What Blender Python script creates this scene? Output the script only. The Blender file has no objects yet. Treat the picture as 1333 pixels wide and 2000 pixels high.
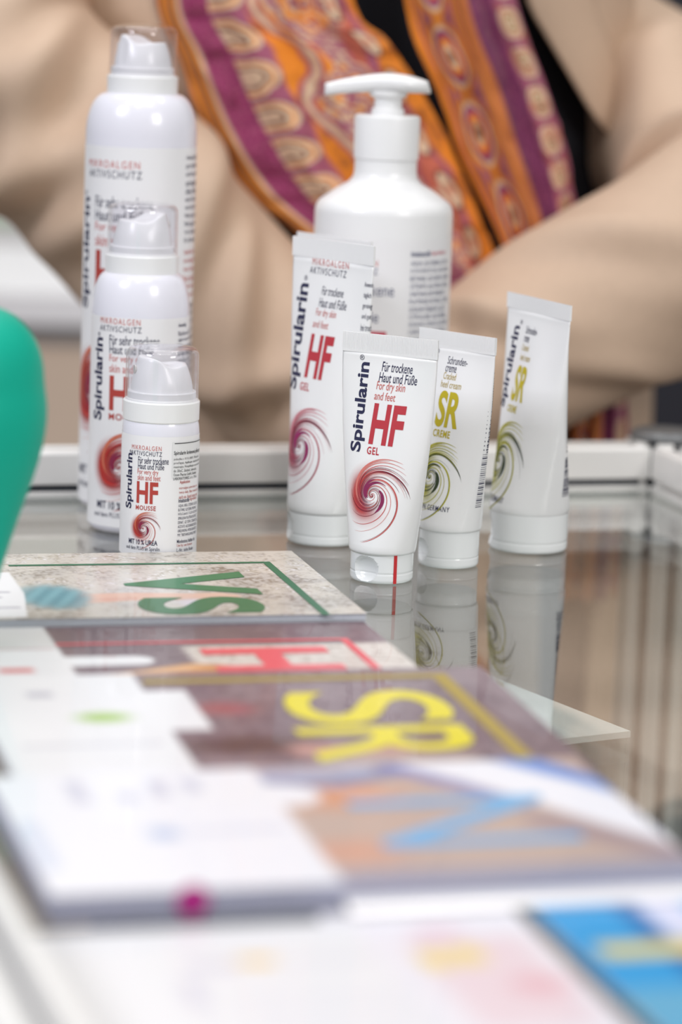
import bpy, bmesh, math, random
import numpy as np
from mathutils import Vector, Matrix
R = math.radians
random.seed(7); rng = np.random.default_rng(7)
SC = bpy.context.scene
COL = SC.collection

# ------------------------------------------------------------------ camera, world, lights, exposure
TOP = 1.0                                   # height of the glass counter top
cd = bpy.data.cameras.new('camera'); cam = bpy.data.objects.new('camera', cd); COL.objects.link(cam)
cam.matrix_world = Matrix.Translation((0, 0, TOP + .29)) @ Matrix.Rotation(math.pi/2 - math.atan(1080/6100), 4, 'X') @ Matrix.Rotation(R(2.1), 4, 'Z')
cd.sensor_fit = 'HORIZONTAL'; cd.sensor_width = 24.0; cd.lens = 6100/1333*24.0
cd.clip_start = .05; cd.clip_end = 60
cd.dof.use_dof = True; cd.dof.focus_distance = 1.475; cd.dof.aperture_fstop = 4.6
SC.camera = cam

W = bpy.data.worlds.new('hall'); SC.world = W; W.use_nodes = True
bg = W.node_tree.nodes['Background']; bg.inputs[0].default_value = (.95, .97, 1.0, 1); bg.inputs[1].default_value = .50

def area(name, loc, target, sx, sy, power, col=(1, 1, 1)):
    l = bpy.data.lights.new(name, 'AREA'); l.shape = 'RECTANGLE'; l.size = sx; l.size_y = sy; l.energy = power; l.color = col
    o = bpy.data.objects.new(name, l); COL.objects.link(o); o.location = loc
    o.rotation_euler = (Vector(target) - Vector(loc)).to_track_quat('-Z', 'Y').to_euler(); return o
area('ceiling_light_overhead', (.1, .8, 3.3), (.0, 1.5, 1.0), 1.3, 1.0, 9, (1, .985, .96))
area('aisle_light_right', (1.7, -.7, 2.5), (.05, 1.6, 1.1), .9, .9, 34, (1, .97, .94))
area('aisle_light_left', (-1.8, .0, 2.9), (.0, 1.6, 1.1), .8, .8, 44, (.90, .91, 1))
area('rear_fill_light', (-.3, 3.0, 3.3), (-.4, 4.0, .6), 1.6, 1.0, 34, (1, .985, .96))  # added fill lamp, brightens the booth wall and counter at the back
for i, (x, y) in enumerate([(-.9, .9), (-.35, 1.9), (.5, .6), (.95, 1.7), (-.3, .1), (.35, 2.4)]):
    area('ceiling_spot', (x, y, 3.2), (x*.2, 1.5, 1.0), .09, .09, 3.0, (1, .97, .93))
vs = SC.view_settings; vs.view_transform = 'Standard'; vs.look = 'None'; vs.gamma = 1; vs.use_curve_mapping = False; vs.exposure = -.20

# ------------------------------------------------------------------ helpers
def lin(c):
    c = np.asarray(c, float)
    if c.max() > 1.001: c = c/255.
    return np.where(c <= .04045, c/12.92, ((c + .055)/1.055)**2.4)

MATS = {}
def mat(name, col=(200, 200, 200), rough=.5, metal=0., spec=.5, coat=0., var=.04, scale=60., bump=0., sss=0., trans=0.):
    if name in MATS: return MATS[name]
    m = bpy.data.materials.new(name); m.use_nodes = True; nt = m.node_tree; b = nt.nodes['Principled BSDF']
    c = lin(col)
    tc = nt.nodes.new('ShaderNodeTexCoord'); nz = nt.nodes.new('ShaderNodeTexNoise'); nz.inputs['Scale'].default_value = scale; nz.inputs['Detail'].default_value = 3
    nt.links.new(tc.outputs['Object'], nz.inputs['Vector'])
    mx = nt.nodes.new('ShaderNodeMix'); mx.data_type = 'RGBA'
    mx.inputs['A'].default_value = (*(c*(1 - var)), 1); mx.inputs['B'].default_value = (*np.minimum(c*(1 + var), 1), 1)
    nt.links.new(nz.outputs['Fac'], mx.inputs['Factor']); nt.links.new(mx.outputs['Result'], b.inputs['Base Color'])
    b.inputs['Roughness'].default_value = rough; b.inputs['Metallic'].default_value = metal; b.inputs['Specular IOR Level'].default_value = spec
    b.inputs['Coat Weight'].default_value = coat; b.inputs['Coat Roughness'].default_value = .08
    if sss: b.inputs['Subsurface Weight'].default_value = sss; b.inputs['Subsurface Radius'].default_value = (.006, .006, .006); b.inputs['Subsurface Scale'].default_value = .5
    if trans: b.inputs['Transmission Weight'].default_value = trans
    if bump:
        bp = nt.nodes.new('ShaderNodeBump'); bp.inputs['Strength'].default_value = bump; bp.inputs['Distance'].default_value = .001
        nt.links.new(nz.outputs['Fac'], bp.inputs['Height']); nt.links.new(bp.outputs['Normal'], b.inputs['Normal'])
    MATS[name] = m; return m

def thin_clear(name, tint=(1, 1, 1), f0=.04, rough=.01, haze=0.):
    """thin clear sheet: light goes straight through, each face mirrors more the flatter it is seen (Schlick)"""
    if name in MATS: return MATS[name]
    m = bpy.data.materials.new(name); m.use_nodes = True; nt = m.node_tree; nt.nodes.clear(); N = nt.nodes.new; K = nt.links.new
    out = N('ShaderNodeOutputMaterial'); t = N('ShaderNodeBsdfTransparent'); g = N('ShaderNodeBsdfGlossy'); x = N('ShaderNodeMixShader')
    geo = N('ShaderNodeNewGeometry'); dt = N('ShaderNodeVectorMath'); dt.operation = 'DOT_PRODUCT'; K(geo.outputs['Normal'], dt.inputs[0]); K(geo.outputs['Incoming'], dt.inputs[1])
    ab = N('ShaderNodeMath'); ab.operation = 'ABSOLUTE'; K(dt.outputs['Value'], ab.inputs[0])
    sb = N('ShaderNodeMath'); sb.operation = 'SUBTRACT'; sb.inputs[0].default_value = 1; K(ab.outputs[0], sb.inputs[1])
    pw = N('ShaderNodeMath'); pw.operation = 'POWER'; K(sb.outputs[0], pw.inputs[0]); pw.inputs[1].default_value = 5
    ma = N('ShaderNodeMath'); ma.operation = 'MULTIPLY_ADD'; K(pw.outputs[0], ma.inputs[0]); ma.inputs[1].default_value = 1 - f0; ma.inputs[2].default_value = f0
    t.inputs[0].default_value = (*tint, 1); g.inputs['Roughness'].default_value = rough; g.inputs[0].default_value = (1, 1, 1, 1)
    K(ma.outputs[0], x.inputs[0]); last = t.outputs[0]
    if haze:
        d = N('ShaderNodeBsdfDiffuse'); d.inputs[0].default_value = (.85, .88, .87, 1); y = N('ShaderNodeMixShader'); y.inputs[0].default_value = haze
        K(t.outputs[0], y.inputs[1]); K(d.outputs[0], y.inputs[2]); last = y.outputs[0]
    K(last, x.inputs[1]); K(g.outputs[0], x.inputs[2]); K(x.outputs[0], out.inputs[0])
    MATS[name] = m; return m

def attr_mat(name, rough=.5, alpha=False, coat=0., sheen=0., bump=0., bscale=400.):
    """colour printed on the surface: read from the mesh's colour attribute"""
    if name in MATS: return MATS[name]
    m = bpy.data.materials.new(name); m.use_nodes = True; nt = m.node_tree; b = nt.nodes['Principled BSDF']
    a = nt.nodes.new('ShaderNodeAttribute'); a.attribute_name = 'Col'
    nt.links.new(a.outputs['Color'], b.inputs['Base Color']); b.inputs['Roughness'].default_value = rough; b.inputs['Coat Weight'].default_value = coat; b.inputs['Sheen Weight'].default_value = sheen
    if alpha: nt.links.new(a.outputs['Alpha'], b.inputs['Alpha'])
    if bump:
        tc = nt.nodes.new('ShaderNodeTexCoord'); nz = nt.nodes.new('ShaderNodeTexNoise'); nz.inputs['Scale'].default_value = bscale
        bp = nt.nodes.new('ShaderNodeBump'); bp.inputs['Strength'].default_value = bump; bp.inputs['Distance'].default_value = .001
        nt.links.new(tc.outputs['Object'], nz.inputs['Vector']); nt.links.new(nz.outputs['Fac'], bp.inputs['Height']); nt.links.new(bp.outputs['Normal'], b.inputs['Normal'])
    MATS[name] = m; return m

def empty(name, loc, rz=0, label=None, cat=None, group=None):
    o = bpy.data.objects.new(name, None); COL.objects.link(o); o.location = loc; o.rotation_euler = (0, 0, R(rz)); o.empty_display_size = .02
    if label: tag(o, label, cat, group)
    return o
def tag(o, label, cat=None, group=None, kind=None):
    if label: o['label'] = label
    if cat: o['category'] = cat
    if group: o['group'] = group
    if kind: o['kind'] = kind
    return o
def obj(name, verts, faces, m, parent=None, smooth=True, cols=None, sharp=None):
    me = bpy.data.meshes.new(name); me.from_pydata([tuple(map(float, v)) for v in verts], [], [tuple(int(i) for i in f) for f in faces]); me.update()
    if m: me.materials.append(m)
    if smooth: me.shade_smooth() if sharp is None else (me.shade_smooth(), me.set_sharp_from_angle(angle=R(sharp)))
    if cols is not None:
        a = me.color_attributes.new('Col', 'FLOAT_COLOR', 'POINT'); c = np.ones((len(verts), 4)); c[:, :cols.shape[1]] = cols
        a.data.foreach_set('color', c.ravel())
    o = bpy.data.objects.new(name, me); COL.objects.link(o); o.parent = parent; return o

class MB:
    def __init__(s): s.v = []; s.f = []
    def add(s, v, f): n = len(s.v); s.v += [tuple(x) for x in v]; s.f += [tuple(i + n for i in q) for q in f]; return s
    def box(s, x0, x1, y0, y1, z0, z1):
        return s.add([(x0,y0,z0),(x1,y0,z0),(x1,y1,z0),(x0,y1,z0),(x0,y0,z1),(x1,y0,z1),(x1,y1,z1),(x0,y1,z1)], [(3,2,1,0),(4,5,6,7),(0,1,5,4),(1,2,6,5),(2,3,7,6),(3,0,4,7)])
    def lathe(s, prof, n=64, cx=0, cy=0, cap=True):
        """prof: (r, z) from bottom to top"""
        v = []; f = []
        for r, z in prof:
            for i in range(n): a = 2*math.pi*i/n; v.append((cx + r*math.cos(a), cy + r*math.sin(a), z))
        for k in range(len(prof) - 1):
            for i in range(n): j = (i + 1) % n; f.append((k*n + i, k*n + j, (k + 1)*n + j, (k + 1)*n + i))
        if cap: f.append(tuple(range(n))[::-1]); f.append(tuple((len(prof) - 1)*n + i for i in range(n)))
        return s.add(v, f)
    def prism(s, poly, a, b, axis='x'):
        """poly in the plane across the axis, extruded from a to b"""
        n = len(poly); P = (lambda t, p: (t, p[0], p[1])) if axis == 'x' else ((lambda t, p: (p[0], t, p[1])) if axis == 'y' else (lambda t, p: (p[0], p[1], t)))
        v = [P(a, p) for p in poly] + [P(b, p) for p in poly]
        f = [tuple(range(n))[::-1], tuple(range(n, 2*n))] + [(i, (i + 1) % n, n + (i + 1) % n, n + i) for i in range(n)]
        return s.add(v, f)
    def build(s, name, m, parent=None, smooth=False, sharp=35): 
        o = obj(name, s.v, s.f, m, parent, True, None, sharp if not smooth else 60)
        bm = bmesh.new(); bm.from_mesh(o.data); bmesh.ops.recalc_face_normals(bm, faces=bm.faces); bm.to_mesh(o.data); bm.free(); return o

def bevel(o, w=.001, seg=2):
    md = o.modifiers.new('bevel', 'BEVEL'); md.width = w; md.segments = seg; md.limit_method = 'ANGLE'; md.angle_limit = R(40); return o

# ---- printed surfaces: s = arc length from the front centre line, z = height
def sm0(x, a, b): t = np.clip((x - a)/(b - a), 0, 1); return t*t*(3 - 2*t)
class CylSurf:
    def __init__(s, r): s.r = r
    def at(s, u, z): a = u/s.r; return np.stack([s.r*np.sin(a), -s.r*np.cos(a), z], -1)
class FlatSurf:
    """upright-lying print: u to the right, z away"""
    def __init__(s, zz): s.zz = zz
    def at(s, u, z): return np.stack([u, z, np.full_like(u, s.zz)], -1)
class TubeSurf:
    """round at z0, pressed flat at z1, same girth all the way"""
    def __init__(s, r, z0, z1):
        s.r, s.z0, s.z1 = r, z0, z1; s.T = np.linspace(0, 1, 41); s.S = np.linspace(0, math.pi*r, 161); tab = []
        for t in s.T:
            b = max(r*(1 - t), .0006); lo, hi = r, 1.6*r
            for _ in range(40):
                a = (lo + hi)/2; h = ((a - b)/(a + b))**2; p = math.pi*(a + b)*(1 + 3*h/(10 + math.sqrt(4 - 3*h)))
                if p < 2*math.pi*r: lo = a
                else: hi = a
            th = np.linspace(0, math.pi, 1201); x = a*np.sin(th); y = -b*np.cos(th)
            L = np.concatenate([[0], np.cumsum(np.hypot(np.diff(x), np.diff(y)))]); L *= math.pi*r/L[-1]
            tab.append(np.stack([np.interp(s.S, L, x), np.interp(s.S, L, y)], -1))
        s.tab = np.array(tab)
    def at(s, u, z):
        u = np.asarray(u, float); z = np.asarray(z, float); sg = np.where(u < 0, -1., 1.); a = np.clip(np.abs(u)/(math.pi*s.r)*160, 0, 159.999); t = np.clip((z - s.z0)/(s.z1 - s.z0)*40, 0, 39.999)
        i = a.astype(int); j = t.astype(int); fa = (a - i)[..., None]; ft = (t - j)[..., None]; T = s.tab
        p = (T[j, i]*(1 - fa) + T[j, i + 1]*fa)*(1 - ft) + (T[j + 1, i]*(1 - fa) + T[j + 1, i + 1]*fa)*ft
        q = np.clip((z - s.z0)/(s.z1 - s.z0), 0, 1); dent = .0005*np.sin(p[..., 0]*sg*190 + 5*q)*np.sin(np.pi*q)*q     # gentle dents
        return np.stack([p[..., 0]*sg, p[..., 1] + dent, z], -1)
def lift(S, u, z, off):
    u = np.asarray(u, float); z = np.asarray(z, float); e = 1e-5; p = S.at(u, z)
    n = np.cross(S.at(u + e, z) - S.at(u - e, z), S.at(u, z + e) - S.at(u, z - e)); n /= np.linalg.norm(n, axis=-1, keepdims=True) + 1e-12
    return p + n*off

_TX = {}
def glyphs(body, bold=0., shear=0., res=3, space=1.):
    k = (body, bold, shear, res, space)
    if k not in _TX:
        c = bpy.data.curves.new('lettering', 'FONT'); c.body = body; c.size = 1; c.offset = bold; c.shear = shear; c.resolution_u = res; c.fill_mode = 'FRONT'; c.space_character = space
        o = bpy.data.objects.new('lettering', c); me = bpy.data.meshes.new_from_object(o)
        v = np.array([tuple(x.co[:2]) for x in me.vertices]).reshape(-1, 2); f = [tuple(p.vertices) for p in me.polygons]
        bpy.data.objects.remove(o); bpy.data.curves.remove(c); bpy.data.meshes.remove(me); _TX[k] = (v, f)
    return _TX[k]

class Print:
    """collects lettering of one colour for one thing"""
    def __init__(s, S, off=.00012): s.S, s.off, s.v, s.f = S, off, [], []
    def poly(s, v, f):
        n = sum(len(x) for x in s.v); s.v.append(np.asarray(v, float)); s.f += [tuple(i + n for i in q) for q in f]
    def text(s, body, u0, u1, z0, z1, rot=0, bold=0., shear=0., res=3, space=1., cut=None):
        """fits the line into the box (millimetres)"""
        v, f = glyphs(body, bold, shear, res, space); lo, hi = v.min(0), v.max(0); t = (v - lo)/(hi - lo)
        if rot == 90: t = np.stack([1 - t[:, 1], t[:, 0]], -1)
        if rot == -90: t = np.stack([t[:, 1], 1 - t[:, 0]], -1)
        w = np.stack([u0 + t[:, 0]*(u1 - u0), z0 + t[:, 1]*(z1 - z0)], -1)
        if cut:
            bm = bmesh.new(); vs = [bm.verts.new((*p, 0)) for p in w]
            for q in f:
                try: bm.faces.new([vs[i] for i in q])
                except ValueError: pass
            x = math.ceil(w[:, 0].min()/cut)*cut
            while x < w[:, 0].max():
                bmesh.ops.bisect_plane(bm, geom=bm.verts[:] + bm.edges[:] + bm.faces[:], plane_co=(x, 0, 0), plane_no=(1, 0, 0)); x += cut
            bm.verts.index_update(); w = np.array([v.co[:2] for v in bm.verts]); f = [tuple(v.index for v in q.verts) for q in bm.faces]; bm.free()
        s.poly(w, f)
    def bar(s, u0, u1, z0, z1, n=1):
        us = np.linspace(u0, u1, n + 1); v = [(u, z0) for u in us] + [(u, z1) for u in us]
        s.poly(v, [(i, i + 1, n + 2 + i, n + 1 + i) for i in range(n)])
    def ribbon(s, pts, w):
        pts = np.asarray(pts, float); w = np.broadcast_to(np.asarray(w, float), (len(pts),)); d = np.gradient(pts, axis=0); d /= np.linalg.norm(d, axis=1, keepdims=True) + 1e-9
        nrm = np.stack([-d[:, 1], d[:, 0]], -1)*w[:, None]/2; n = len(pts)
        s.poly(np.concatenate([pts + nrm, pts - nrm]), [(i, i + 1, n + i + 1, n + i) for i in range(n - 1)])
    def build(s, name, m, parent):
        w = np.concatenate(s.v)/1000.; o = obj(name, lift(s.S, w[:, 0], w[:, 1], s.off), s.f, m, parent, False)
        if name in ('lettering', 'swirl_strands'): o['kind'] = 'stuff'
        return o

# ------------------------------------------------------------------ materials
white_plastic = mat('white plastic', (236, 236, 236), .32, coat=.2, var=.01)
tube_white = mat('white tube laminate', (240, 240, 240), .3, coat=.6, var=.01)
cap_white = mat('translucent white cap', (232, 234, 234), .22, coat=.5, var=.01)
can_white = mat('white lacquered can', (230, 229, 238), .25, coat=.4, var=.01)
label_white = mat('white label film', (236, 235, 236), .35, var=.01)
navy = mat('navy ink', (28, 30, 70), .5, var=.02)
black_ink = mat('black ink', (25, 25, 32), .5, var=.02)
red_ink = mat('red ink', (186, 48, 60), .5, var=.02)
brick_ink = mat('brick red ink', (176, 62, 54), .5, var=.02)
pale_red = mat('pale red ink', (200, 104, 98), .5, var=.02)
yellow_ink = mat('mustard yellow ink', (190, 172, 20), .5, var=.02)
olive_ink = mat('olive ink', (176, 150, 40), .5, var=.02)
grey_ink = mat('grey blue ink', (90, 95, 125), .5, var=.02)
clear_cap = thin_clear('clear cap plastic', (.965, .962, .975), .035, .03)
alu = mat('satin aluminium', (236, 234, 231), .38, metal=.12, var=.03, scale=20)
alu_dark = mat('dark groove', (58, 62, 70), .5, metal=.2)
glass = thin_clear('counter glass', (.95, .97, .96), .04, .0)
acrylic = thin_clear('clear acrylic', (.96, .97, .965), .04, .01, haze=.14)
wash_mat = attr_mat('printed colour wash', .45, alpha=True)
cover_mat = attr_mat('printed glossy cover', .32, coat=.25)
paper_edge = mat('paper page edges', (205, 207, 216), .8, var=.12, scale=900)
# ------------------------------------------------------------------ room shell
fl = MB().box(-6, 6, -3, 8, -.05, 0).build('floor', mat('grey hall carpet', (120, 112, 106), .9, var=.12, scale=8)); tag(fl, 'warm grey hall carpet', kind='structure')
bw = MB().box(-6, 6, 4.6, 4.7, 0, 3.4).build('wall_back', mat('pale booth wall', (222, 226, 222), .7, var=.03, scale=2)); tag(bw, 'pale booth wall at the back', kind='structure')

# ------------------------------------------------------------------ glass counter, seen along its length
CY = 16.0
case = empty('display_counter', (.175, 1.752, 0), CY, 'glass topped display counter with grey aluminium frame and corner posts', 'counter')
UL, VF = -.50, -1.05           # left edge and front edge in counter space; back right corner is the origin
MB().box(UL + .004, -.004, VF + .004, -.004, TOP - .006, TOP).build('glass_top', glass, case)
def rail_profile():              # (across, height): a bar with a channel in its inner face and a groove on top
    return [(-.0, -.010), (.0, .0015), (.005, .0015), (.005, .0055), (.0, .0055), (.0, .022), (.002, .024), (.008, .024), (.008, .019), (.0145, .019), (.0145, .024), (.022, .024), (.024, .022), (.024, -.010)]
pr_ = rail_profile()
bevel(MB().prism([(a, TOP + z) for a, z in pr_], UL, .0, 'x').build('rail', alu, case), .0006)                       # back
bevel(MB().prism([(-a + UL, TOP + z) for a, z in pr_], VF, 0, 'y').build('rail', alu, case), .0006)                  # left
bevel(MB().prism([(a, TOP + z) for a, z in pr_], VF, 0, 'y').build('rail', alu, case), .0006)                        # right
bevel(MB().prism([(-a + VF, TOP + z) for a, z in pr_], UL, .0, 'x').build('rail', alu, case), .0006)                 # front
MB().box(UL - .0143, UL - .0082, VF, 0, TOP + .0191, TOP + .0205).build('rail_groove_shade', mat('grey groove shade', (120, 120, 124), .5), case)  # grey strips on the groove floors, their shade put in as colour
MB().box(UL, 0, .0082, .0143, TOP + .0191, TOP + .0205).build('rail_groove_shade', MATS['grey groove shade'], case)
g = MB().box(UL, 0, .0035, .0055, TOP + .0016, TOP + .0054).build('rubber_seal', alu_dark, case)
def post_poly(cx, cy, r=.021):
    out = []
    for k in range(8):
        a = R(45*k); c, s = math.cos(a), math.sin(a); w = r*.40; g_ = .0035; d = .006
        for t, q in ((-w, 0), (-g_, 0), (-g_, -d), (g_, -d), (g_, 0), (w, 0)): out.append((cx + (r + q)*c - t*s, cy + (r + q)*s + t*c))
    return out
for cx, cy in ((.014, .014), (UL - .014, .014), (.014, VF - .014), (UL - .014, VF - .014)):
    p = MB().prism(post_poly(cx, cy), 0, TOP + .026, 'z').build('post', alu, case)
    MB().lathe([(.004, TOP + .026), (.020, TOP + .0265), (.021, TOP + .029), (.018, TOP + .0315), (.006, TOP + .0325)], 32, cx, cy).build('post_cap', mat('dark grey cap', (120, 122, 124), .35, metal=.4), p)
    for k in range(8):
        a = R(45*k); c, s = math.cos(a), math.sin(a)
        m_ = MB().prism([(cx + .0158*c - t*s, cy + .0158*s + t*c) for t in (-.003, .003)] + [(cx + .0150*c + .003*-s, cy + .0150*s + .003*c), (cx + .0150*c + .003*s, cy + .0150*s - .003*c)], .02, TOP + .0255, 'z').build('post_groove', alu_dark, p)
MB().box(UL, 0, VF, 0, .735, .75).build('inner_shelf', mat('warm grey shelf', (112, 102, 94), .6, var=.05, scale=12), case)
MB().box(UL, 0, VF, 0, .05, .07).build('bottom_shelf', MATS['warm grey shelf'], case)
MB().box(.010, .014, VF, 0, .07, TOP - .012).build('side_pane', glass, case)
MB().box(UL - .014, UL - .010, VF, 0, .07, TOP - .012).build('side_pane', glass, case)
MB().box(UL, 0, .010, .014, .75, TOP - .012).build('back_pane', glass, case)
MB().box(UL, 0, .010, .014, .07, .735).build('back_panel', mat('grey white panel', (205, 203, 200), .5), case)
MB().box(UL, 0, VF - .014, VF - .010, .07, TOP - .012).build('front_panel', MATS['grey white panel'], case)

# clear box standing inside the counter
bx = empty('acrylic_box', (.139, 1.419, .75), 30.5, 'clear acrylic box standing inside the counter under the glass', 'box')
t_, w_, d_, h_ = .003, .15, .127, .19
MB().box(-w_, 0, 0, d_, h_ - t_, h_).build('top_panel', thin_clear('milky acrylic', (.94, .95, .945), .04, .02, haze=.92), bx)
MB().box(-w_, 0, 0, t_, 0, h_ - t_).build('side_panel', acrylic, bx)
MB().box(-w_, 0, d_ - t_, d_, 0, h_ - t_).build('side_panel', acrylic, bx)
MB().box(-t_, 0, t_, d_ - t_, 0, h_ - t_).build('side_panel', acrylic, bx)
MB().box(-w_, -w_ + t_, t_, d_ - t_, 0, h_ - t_).build('side_panel', acrylic, bx)

# ------------------------------------------------------------------ mousse cans
def swirl(S, cs, cz, k, pal, parent, wash=1., dense=1., seed=1, name='swirl_print'):
    """spiral emblem: fine strands winding clockwise outwards over a soft colour wash"""
    rg = random.Random(seed); dark, mid, light, core = pal
    G = math.log(1.75)/(math.pi/2)
    # wash
    nr, na = 26, 90; rr = np.linspace(.4, 17, nr); aa = np.linspace(0, 2*math.pi, na + 1); A, Rr = np.meshgrid(aa, rr)
    left = np.clip(.5 - .62*np.cos(A - R(8)), 0, 1)**1.3
    sp = np.mod(np.log(Rr/1.2)/G + A, 2*math.pi)/(2*math.pi)          # position between the arms of the spiral
    al = wash*np.clip(left*np.exp(-((Rr - 8.2)/4.6)**2)*(1.25 - .8*np.abs(sp - .5)), 0, 1)
    al = np.maximum(al, wash*.35*left*np.exp(-((Rr - 12)/3.2)**2)); al *= sm0(Rr, 2.2, 4.6); al[-1] = 0
    tcol = np.clip((Rr - 4)/6, 0, 1)[..., None]; colr = lin(core)*(1 - tcol) + lin(mid)*tcol
    v = np.stack([cs + k*Rr*np.cos(A), cz + k*Rr*np.sin(A)], -1).reshape(-1, 2)/1000.
    f = [(i*(na + 1) + j, i*(na + 1) + j + 1, (i + 1)*(na + 1) + j + 1, (i + 1)*(na + 1) + j) for i in range(nr - 1) for j in range(na)]
    o = obj(name, lift(S, v[:, 0], v[:, 1], .00005), f, wash_mat, parent, True, np.concatenate([colr.reshape(-1, 3), al.reshape(-1, 1)], 1))
    groups = {}
    def strand(aend, rend, turns, w, ink, bend=1.):
        n = 70; tau = np.linspace(0, 1, n); th = R(aend) + turns*2*math.pi*(1 - tau); r = rend*np.exp(-G*bend*(th - R(aend)))
        ww = w*(np.sin(np.pi*np.clip(tau*.93 + .07, 0, 1))**.7)*(.35 + .65*r/rend) + .04
        groups.setdefault(ink, Print(S, .0001 + .00002*len(groups))).ribbon(np.stack([cs + k*r*np.cos(th), cz + k*r*np.sin(th)], -1), ww*k)
    D, M_, L_ = dark, mid, light
    for a, r, t, w, i in [(2, 18.6, .62, .95, D), (-2, 19, .56, .4, D), (5, 18, .66, .6, D), (11, 17.4, .6, .45, D), (16, 16.4, .5, .25, D), (24, 17.5, .5, .25, M_), (33, 19, .52, .35, M_), (41, 20, .46, .55, L_), (48, 21, .50, .75, L_), (56, 20, .40, .35, L_), (66, 18, .36, .6, L_),
                          (-97, 22.6, .86, .9, M_), (-99, 22.3, .8, .35, D), (-94, 22.0, .7, .25, L_), (-128, 16.6, .9, .5, M_), (-114, 19, .85, .3, L_), (-146, 13.6, .9, .4, D), (-170, 11.6, .8, .5, D),
                          (40, 5.2, 1.6, .3, D), (-50, 6.4, 1.7, .4, D), (-140, 7.4, 1.6, .3, D), (130, 6.0, 1.5, .3, M_), (0, 4.0, 1.4, .3, M_)]:
        strand(a, r, t, w*dense, i)
    for a, r, t, w in [(62, 6.6, .42, 2.0), (84, 7.6, .36, 1.5), (35, 8.2, .40, 1.0), (-72, 8.4, .30, 2.2), (-58, 7.4, .24, 1.6)]: strand(a, r, t, w*min(dense, 1.15), core if pal is not GREEN else D)
    for q in range(int(22*dense)):
        a = rg.uniform(-20, 75) if q % 2 else rg.uniform(70, 190); strand(a, rg.uniform(12, 19) if q % 2 else rg.uniform(8, 13), rg.uniform(.25, .5), rg.uniform(.08, .22), rg.choice([D, M_, L_]), rg.uniform(.85, 1.1))
    for i, P in groups.items():
        P.build('swirl_strands', mat('ink %d %d %d' % i, i, .5, var=.02), o)
    return o
RED = ((122, 24, 44), (196, 52, 50), (214, 120, 112), (132, 22, 78))
PINK = ((112, 26, 52), (176, 56, 80), (206, 130, 140), (146, 24, 92))
ORANGE = ((120, 20, 40), (190, 44, 34), (206, 110, 84), (132, 20, 62))
GREEN = ((42, 58, 26), (186, 182, 22), (178, 172, 60), (150, 150, 20))

def actuator(parent, z0, h, ang, r0=.0150, r1=.0118):
    """foam nozzle: tapering drum, raised spout on one side, finger hollow on the other"""
    n, m = 64, 14; v = []; f = []; c, s = math.cos(R(ang)), math.sin(R(ang))
    def top(x, y):
        u = (x*c + y*s)/r1; w = (-x*s + y*c)/r1
        return z0 + h*(.80 + .20*(1/(1 + math.exp(-(u - .25)*7))) - .10*math.exp(-((u + .15)/.45)**2)*(1 - .3*w*w))
    for k in range(m + 1):
        t = k/m; rr = r0 + (r1 - r0)*t**1.6
        for i in range(n):
            a = 2*math.pi*i/n; x, y = rr*math.cos(a), rr*math.sin(a); e = 1 - .10*math.exp(-((math.atan2(math.sin(a - R(ang) - 1.1), math.cos(a - R(ang) - 1.1)))/.18)**2)*t*(1 - t)*3
            v.append((x*e, y*e, z0 + (top(x, y) - .0008 - z0)*t))
    for k in range(m):
        for i in range(n): j = (i + 1) % n; f.append((k*n + i, k*n + j, (k + 1)*n + j, (k + 1)*n + i))
    prev = m*n
    for q, sc in enumerate((.95, .8, .55, .3)):
        st = len(v)
        for i in range(n): a = 2*math.pi*i/n; x, y = r1*sc*math.cos(a), r1*sc*math.sin(a); v.append((x, y, top(x, y)))
        for i in range(n): j = (i + 1) % n; f.append((prev + i, prev + j, st + j, st + i))
        prev = st
    f.append(tuple(prev + i for i in range(n)))
    o = obj('nozzle', v, f, white_plastic, parent, True)
    a = R(ang); zz = z0 + h*.62; rr = r0 + (r1 - r0)*.5**1.2 + .0002
    MB().lathe([(.0002, 0), (.0016, .0001), (.0021, .0007), (.0021, .0012)], 20).build('nozzle_hole', mat('shaded plastic ring', (205, 203, 198), .5), o).matrix_local = Matrix.Translation((rr*math.cos(a), rr*math.sin(a), zz)) @ Matrix.Rotation(a, 4, 'Z') @ Matrix.Rotation(math.pi/2, 4, 'Y') @ Matrix.Translation((0, 0, -.0009))
    return o

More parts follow.
